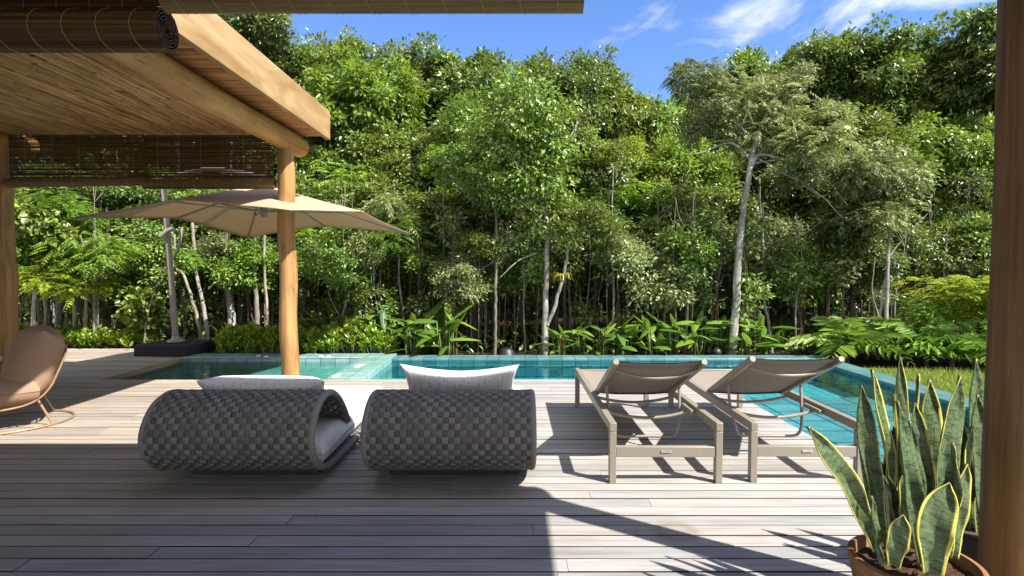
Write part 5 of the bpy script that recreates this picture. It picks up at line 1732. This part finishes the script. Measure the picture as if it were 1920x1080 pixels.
for i, (px, Y, sc, flw, lb) in enumerate(HP):
    X = (px - 960) / F * Y
    root = empty("paddle_leaf_plant", (X, Y, GZ), lb, "plant", "paddle-leaved plants in a row behind the pool", rgen.uniform(0, 6.28))
    me, sm = HEL[i % 5]
    for nm, dd in (("leaves", me), ("stalks", sm)):
        o = bpy.data.objects.new(nm, dd); COL.objects.link(o); o.parent = root; o.scale = (sc * 1.12, sc * 1.12, sc * 1.12)
    if flw:
        o = bpy.data.objects.new("flower", flower_me); COL.objects.link(o); o.parent = root; o.location = (0, 0, .22 * sc); o.rotation_euler = (0, 0, -root.rotation_euler.z)
        mb_ = MB(); mb_.tube([(0.0, 0, 0), (0, 0, .23 * sc)], .006, 6); mb_.build("flower_stalk", M['stalk'], root)


# ---- bright green shrubs: upright stems ending in rosettes of spoon-shaped leaves
def shrub_data(seed, rx, h_, stems=105, per=15):
    rg = np.random.default_rng(seed)
    a_ = rg.random(stems) * 6.283; q = np.sqrt(rg.random(stems))
    top = np.stack([np.cos(a_) * q * rx, np.sin(a_) * q * rx * .8, h_ * (1 - .45 * q ** 2) * rg.uniform(.72, 1.08, stems)], 1)
    Dn = unit(np.stack([np.cos(a_) * q * .6, np.sin(a_) * q * .6, np.ones(stems)], 1))
    C = np.repeat(top, per, 0); d = np.repeat(Dn, per, 0); m_ = len(C)
    b = rg.random(m_) * 6.283
    side = unit(np.stack([np.cos(b), np.sin(b), np.zeros(m_)], 1))
    low = rg.random(m_)
    P = C - d * (low * .16)[:, None]
    D = d * .75 + side * .85
    L = rg.uniform(.06, .105, m_); W = L * .52
    # spoon shape: widest near the tip
    D = unit(D); N = unit(d - D * np.sum(d * D, 1)[:, None]); Sd = np.cross(D, N)
    Lc, Wc = L[:, None], W[:, None]
    V = np.stack([P, P + D * .55 * Lc + Sd * .38 * Wc, P + D * .85 * Lc + Sd * .42 * Wc + N * .02, P + D * Lc, P + D * .85 * Lc - Sd * .42 * Wc + N * .02, P + D * .55 * Lc - Sd * .38 * Wc], 1).reshape(-1, 3)
    k = np.arange(m_) * 6
    Fc = np.concatenate([np.stack([k, k + 1, k + 2, k + 3], 1), np.stack([k, k + 3, k + 4, k + 5], 1)])
    me = npmesh("foliage", V, Fc, M['lf_yel'])
    st = MB()
    for tpt in top[::2]:
        st.tube([(tpt[0] * .3, tpt[1] * .3, 0), (tpt[0] * .8, tpt[1] * .8, tpt[2] * .5), tuple(tpt)], [.008, .006, .003], 5)
    sm = bpy.data.meshes.new("stems"); sm.from_pydata(st.v, [], st.f); sm.materials.append(M['bk_grey'])
    return me, sm


SHR = [shrub_data(800 + k, .26, .52) for k in range(4)]
LOWSHR = [shrub_data(820 + k, .24, .30, 60, 13) for k in range(3)]
SP = [(432, 9.05, .95, "shaded green shrub beside the parasol base, first of the row behind the spa"), (470, 9.0, 1.0, "shaded green shrub behind the spa, second from the parasol base"), (508, 9.0, .92, "green shrub behind the spa half hidden by the log post on its right"),
      (552, 9.0, .85, "low shrub behind the spa directly behind the log post"), (586, 9.0, .85, "bright shrub behind the spa just right of the log post"), (622, 9.0, 1.0, "bright rounded shrub behind the spa, second right of the log post"),
      (660, 9.05, 1.12, "tallest bright shrub behind the spa with leaves sticking up"), (698, 9.0, .92, "bright shrub behind the spa, second from the row's right end"), (722, 9.0, .72, "smallest bright shrub at the right end of the row behind the spa")]
for k, px in enumerate(range(8, 300, 27)):
    SP.append((px, 9.75, (1.25, 1.1, 1.0, 1.0, 1.05, .95, 1.05, .95, .9, 1.0, .85)[k],
               ["bright low shrub touching the left pergola post behind the raised deck", "bright low shrub second from the left pergola post behind the raised deck", "bright low shrub behind the raised deck, left of the chair's back cushion",
                "bright low shrub behind the raised deck, over the top of the chair's back cushion", "bright low shrub behind the raised deck, over the right shoulder of the chair's back cushion", "bright low shrub behind the raised deck, right of the chair's back cushion",
                "bright low shrub behind the raised deck, under the sunlit whitish trunk", "bright low shrub behind the raised deck, under the brown trunk", "bright low shrub behind the raised deck, third left of the parasol base",
                "bright low shrub behind the raised deck, second left of the parasol base", "bright low shrub behind the raised deck, nearest the parasol base"][k]))
for i, (px, Y, sc, lb) in enumerate(SP):
    X = (px - 960) / F * Y
    root = empty("shrub", (X, Y, GZ + (.02 if i < 9 else .1)), lb, "shrub", "bright green low shrubs along the deck and spa", rgen.uniform(0, 6.28))
    me, sm = SHR[i % 4] if i < 9 else LOWSHR[i % 3]
    for nm, dd in (("foliage", me), ("stems", sm)):
        o = bpy.data.objects.new(nm, dd); COL.objects.link(o); o.parent = root; o.scale = (sc, sc, sc)


# ---- ferns on the right
def fern_data(seed, n, length, pairs, Ln, Wd, elev=(.3, 1.0)):
    rg = np.random.default_rng(seed)
    a_ = np.arange(n) / n * 6.283 + rg.uniform(-.3, .3, n)
    el = rg.uniform(*elev, n)
    D0 = np.stack([np.cos(a_) * np.cos(el), np.sin(a_) * np.cos(el), np.sin(el)], 1)
    V, Fc = leaf_geo(*pinnate(rg, np.zeros((n, 3)), D0, length, pairs, Ln, Wd, .55), fold=.2, droop=.25)
    return npmesh("fronds", V, Fc, M['lf_fern'])


FERN = [fern_data(900, 10, .85, 12, .25, .24, (.4, 1.2)), fern_data(901, 11, .95, 13, .22, .22, (.5, 1.3)), fern_data(902, 9, .8, 11, .26, .24, (.3, 1.0))]
for i, (px, Y, sc, k, lb) in enumerate([
    (1592, 8.7, 1.25, 0, "sunlit fern with broad drooping fronds behind the right corner of the pool"), (1545, 9.6, .8, 2, "shaded fern left of the sunlit one behind the pool corner"),
    (1628, 9.0, 1.2, 1, "dark fern between the sunlit fern and the pair of pale stems"), (1700, 8.6, 1.2, 0, "dark fern just right of the pair of pale stems"),
    (1742, 8.3, 1.15, 1, "fern with fresh green upright fronds at the back of the lawn"), (1790, 8.0, 1.2, 2, "fern hanging large fronds over the back edge of the lawn"),
    (1838, 8.1, 1.2, 0, "fern at the back of the lawn nearest the veranda post"), (1885, 8.2, 1.2, 1, "fern at the back of the lawn hidden partly by the veranda post")]):
    X = (px - 960) / F * Y
    root = empty("fern", (X, Y, GZ), lb, "fern", "ferns around the pool corner and lawn", rgen.uniform(0, 6.28))
    o = bpy.data.objects.new("fronds", FERN[k]); COL.objects.link(o); o.parent = root; o.scale = (sc,) * 3; o.location = (0, 0, .18 * sc)
    mb_ = MB(); mb_.tube([(0, 0, -.02), (.01, 0, .10 * sc), (0, 0, .2 * sc)], [.035, .03, .02], 8); mb_.build("stem", M['bk_brown'], root, smooth=True)

# ---- bromeliad on the fork of the ringed trunk
p = at(1054, 520, 8.98)
V, Fc = [], []
for k in range(16):
    a_ = 6.283 * k / 16 + rgen.uniform(-.2, .2)
    out = Vector((math.cos(a_), math.sin(a_), 0)); L = rgen.uniform(.18, .30)
    path = [out * (L * .75 * f) + Vector((0, 0, L * (1.1 * f - 1.15 * f * f * rgen.uniform(.8, 1.3)))) for f in np.linspace(0, 1, 8)]
    ribbon(V, Fc, path, [.014 * (1 - (f * .93) ** 2) for f in np.linspace(0, 1, 8)], Vector((-math.sin(a_), math.cos(a_), 0)))
br = link("bromeliad", npmesh("bromeliad", [tuple(v) for v in V], Fc, M['lf_brom'], True))
br.location = p
tag(br, "yellowish bromeliad perched on the side branch of the ringed pale trunk", "bromeliad")
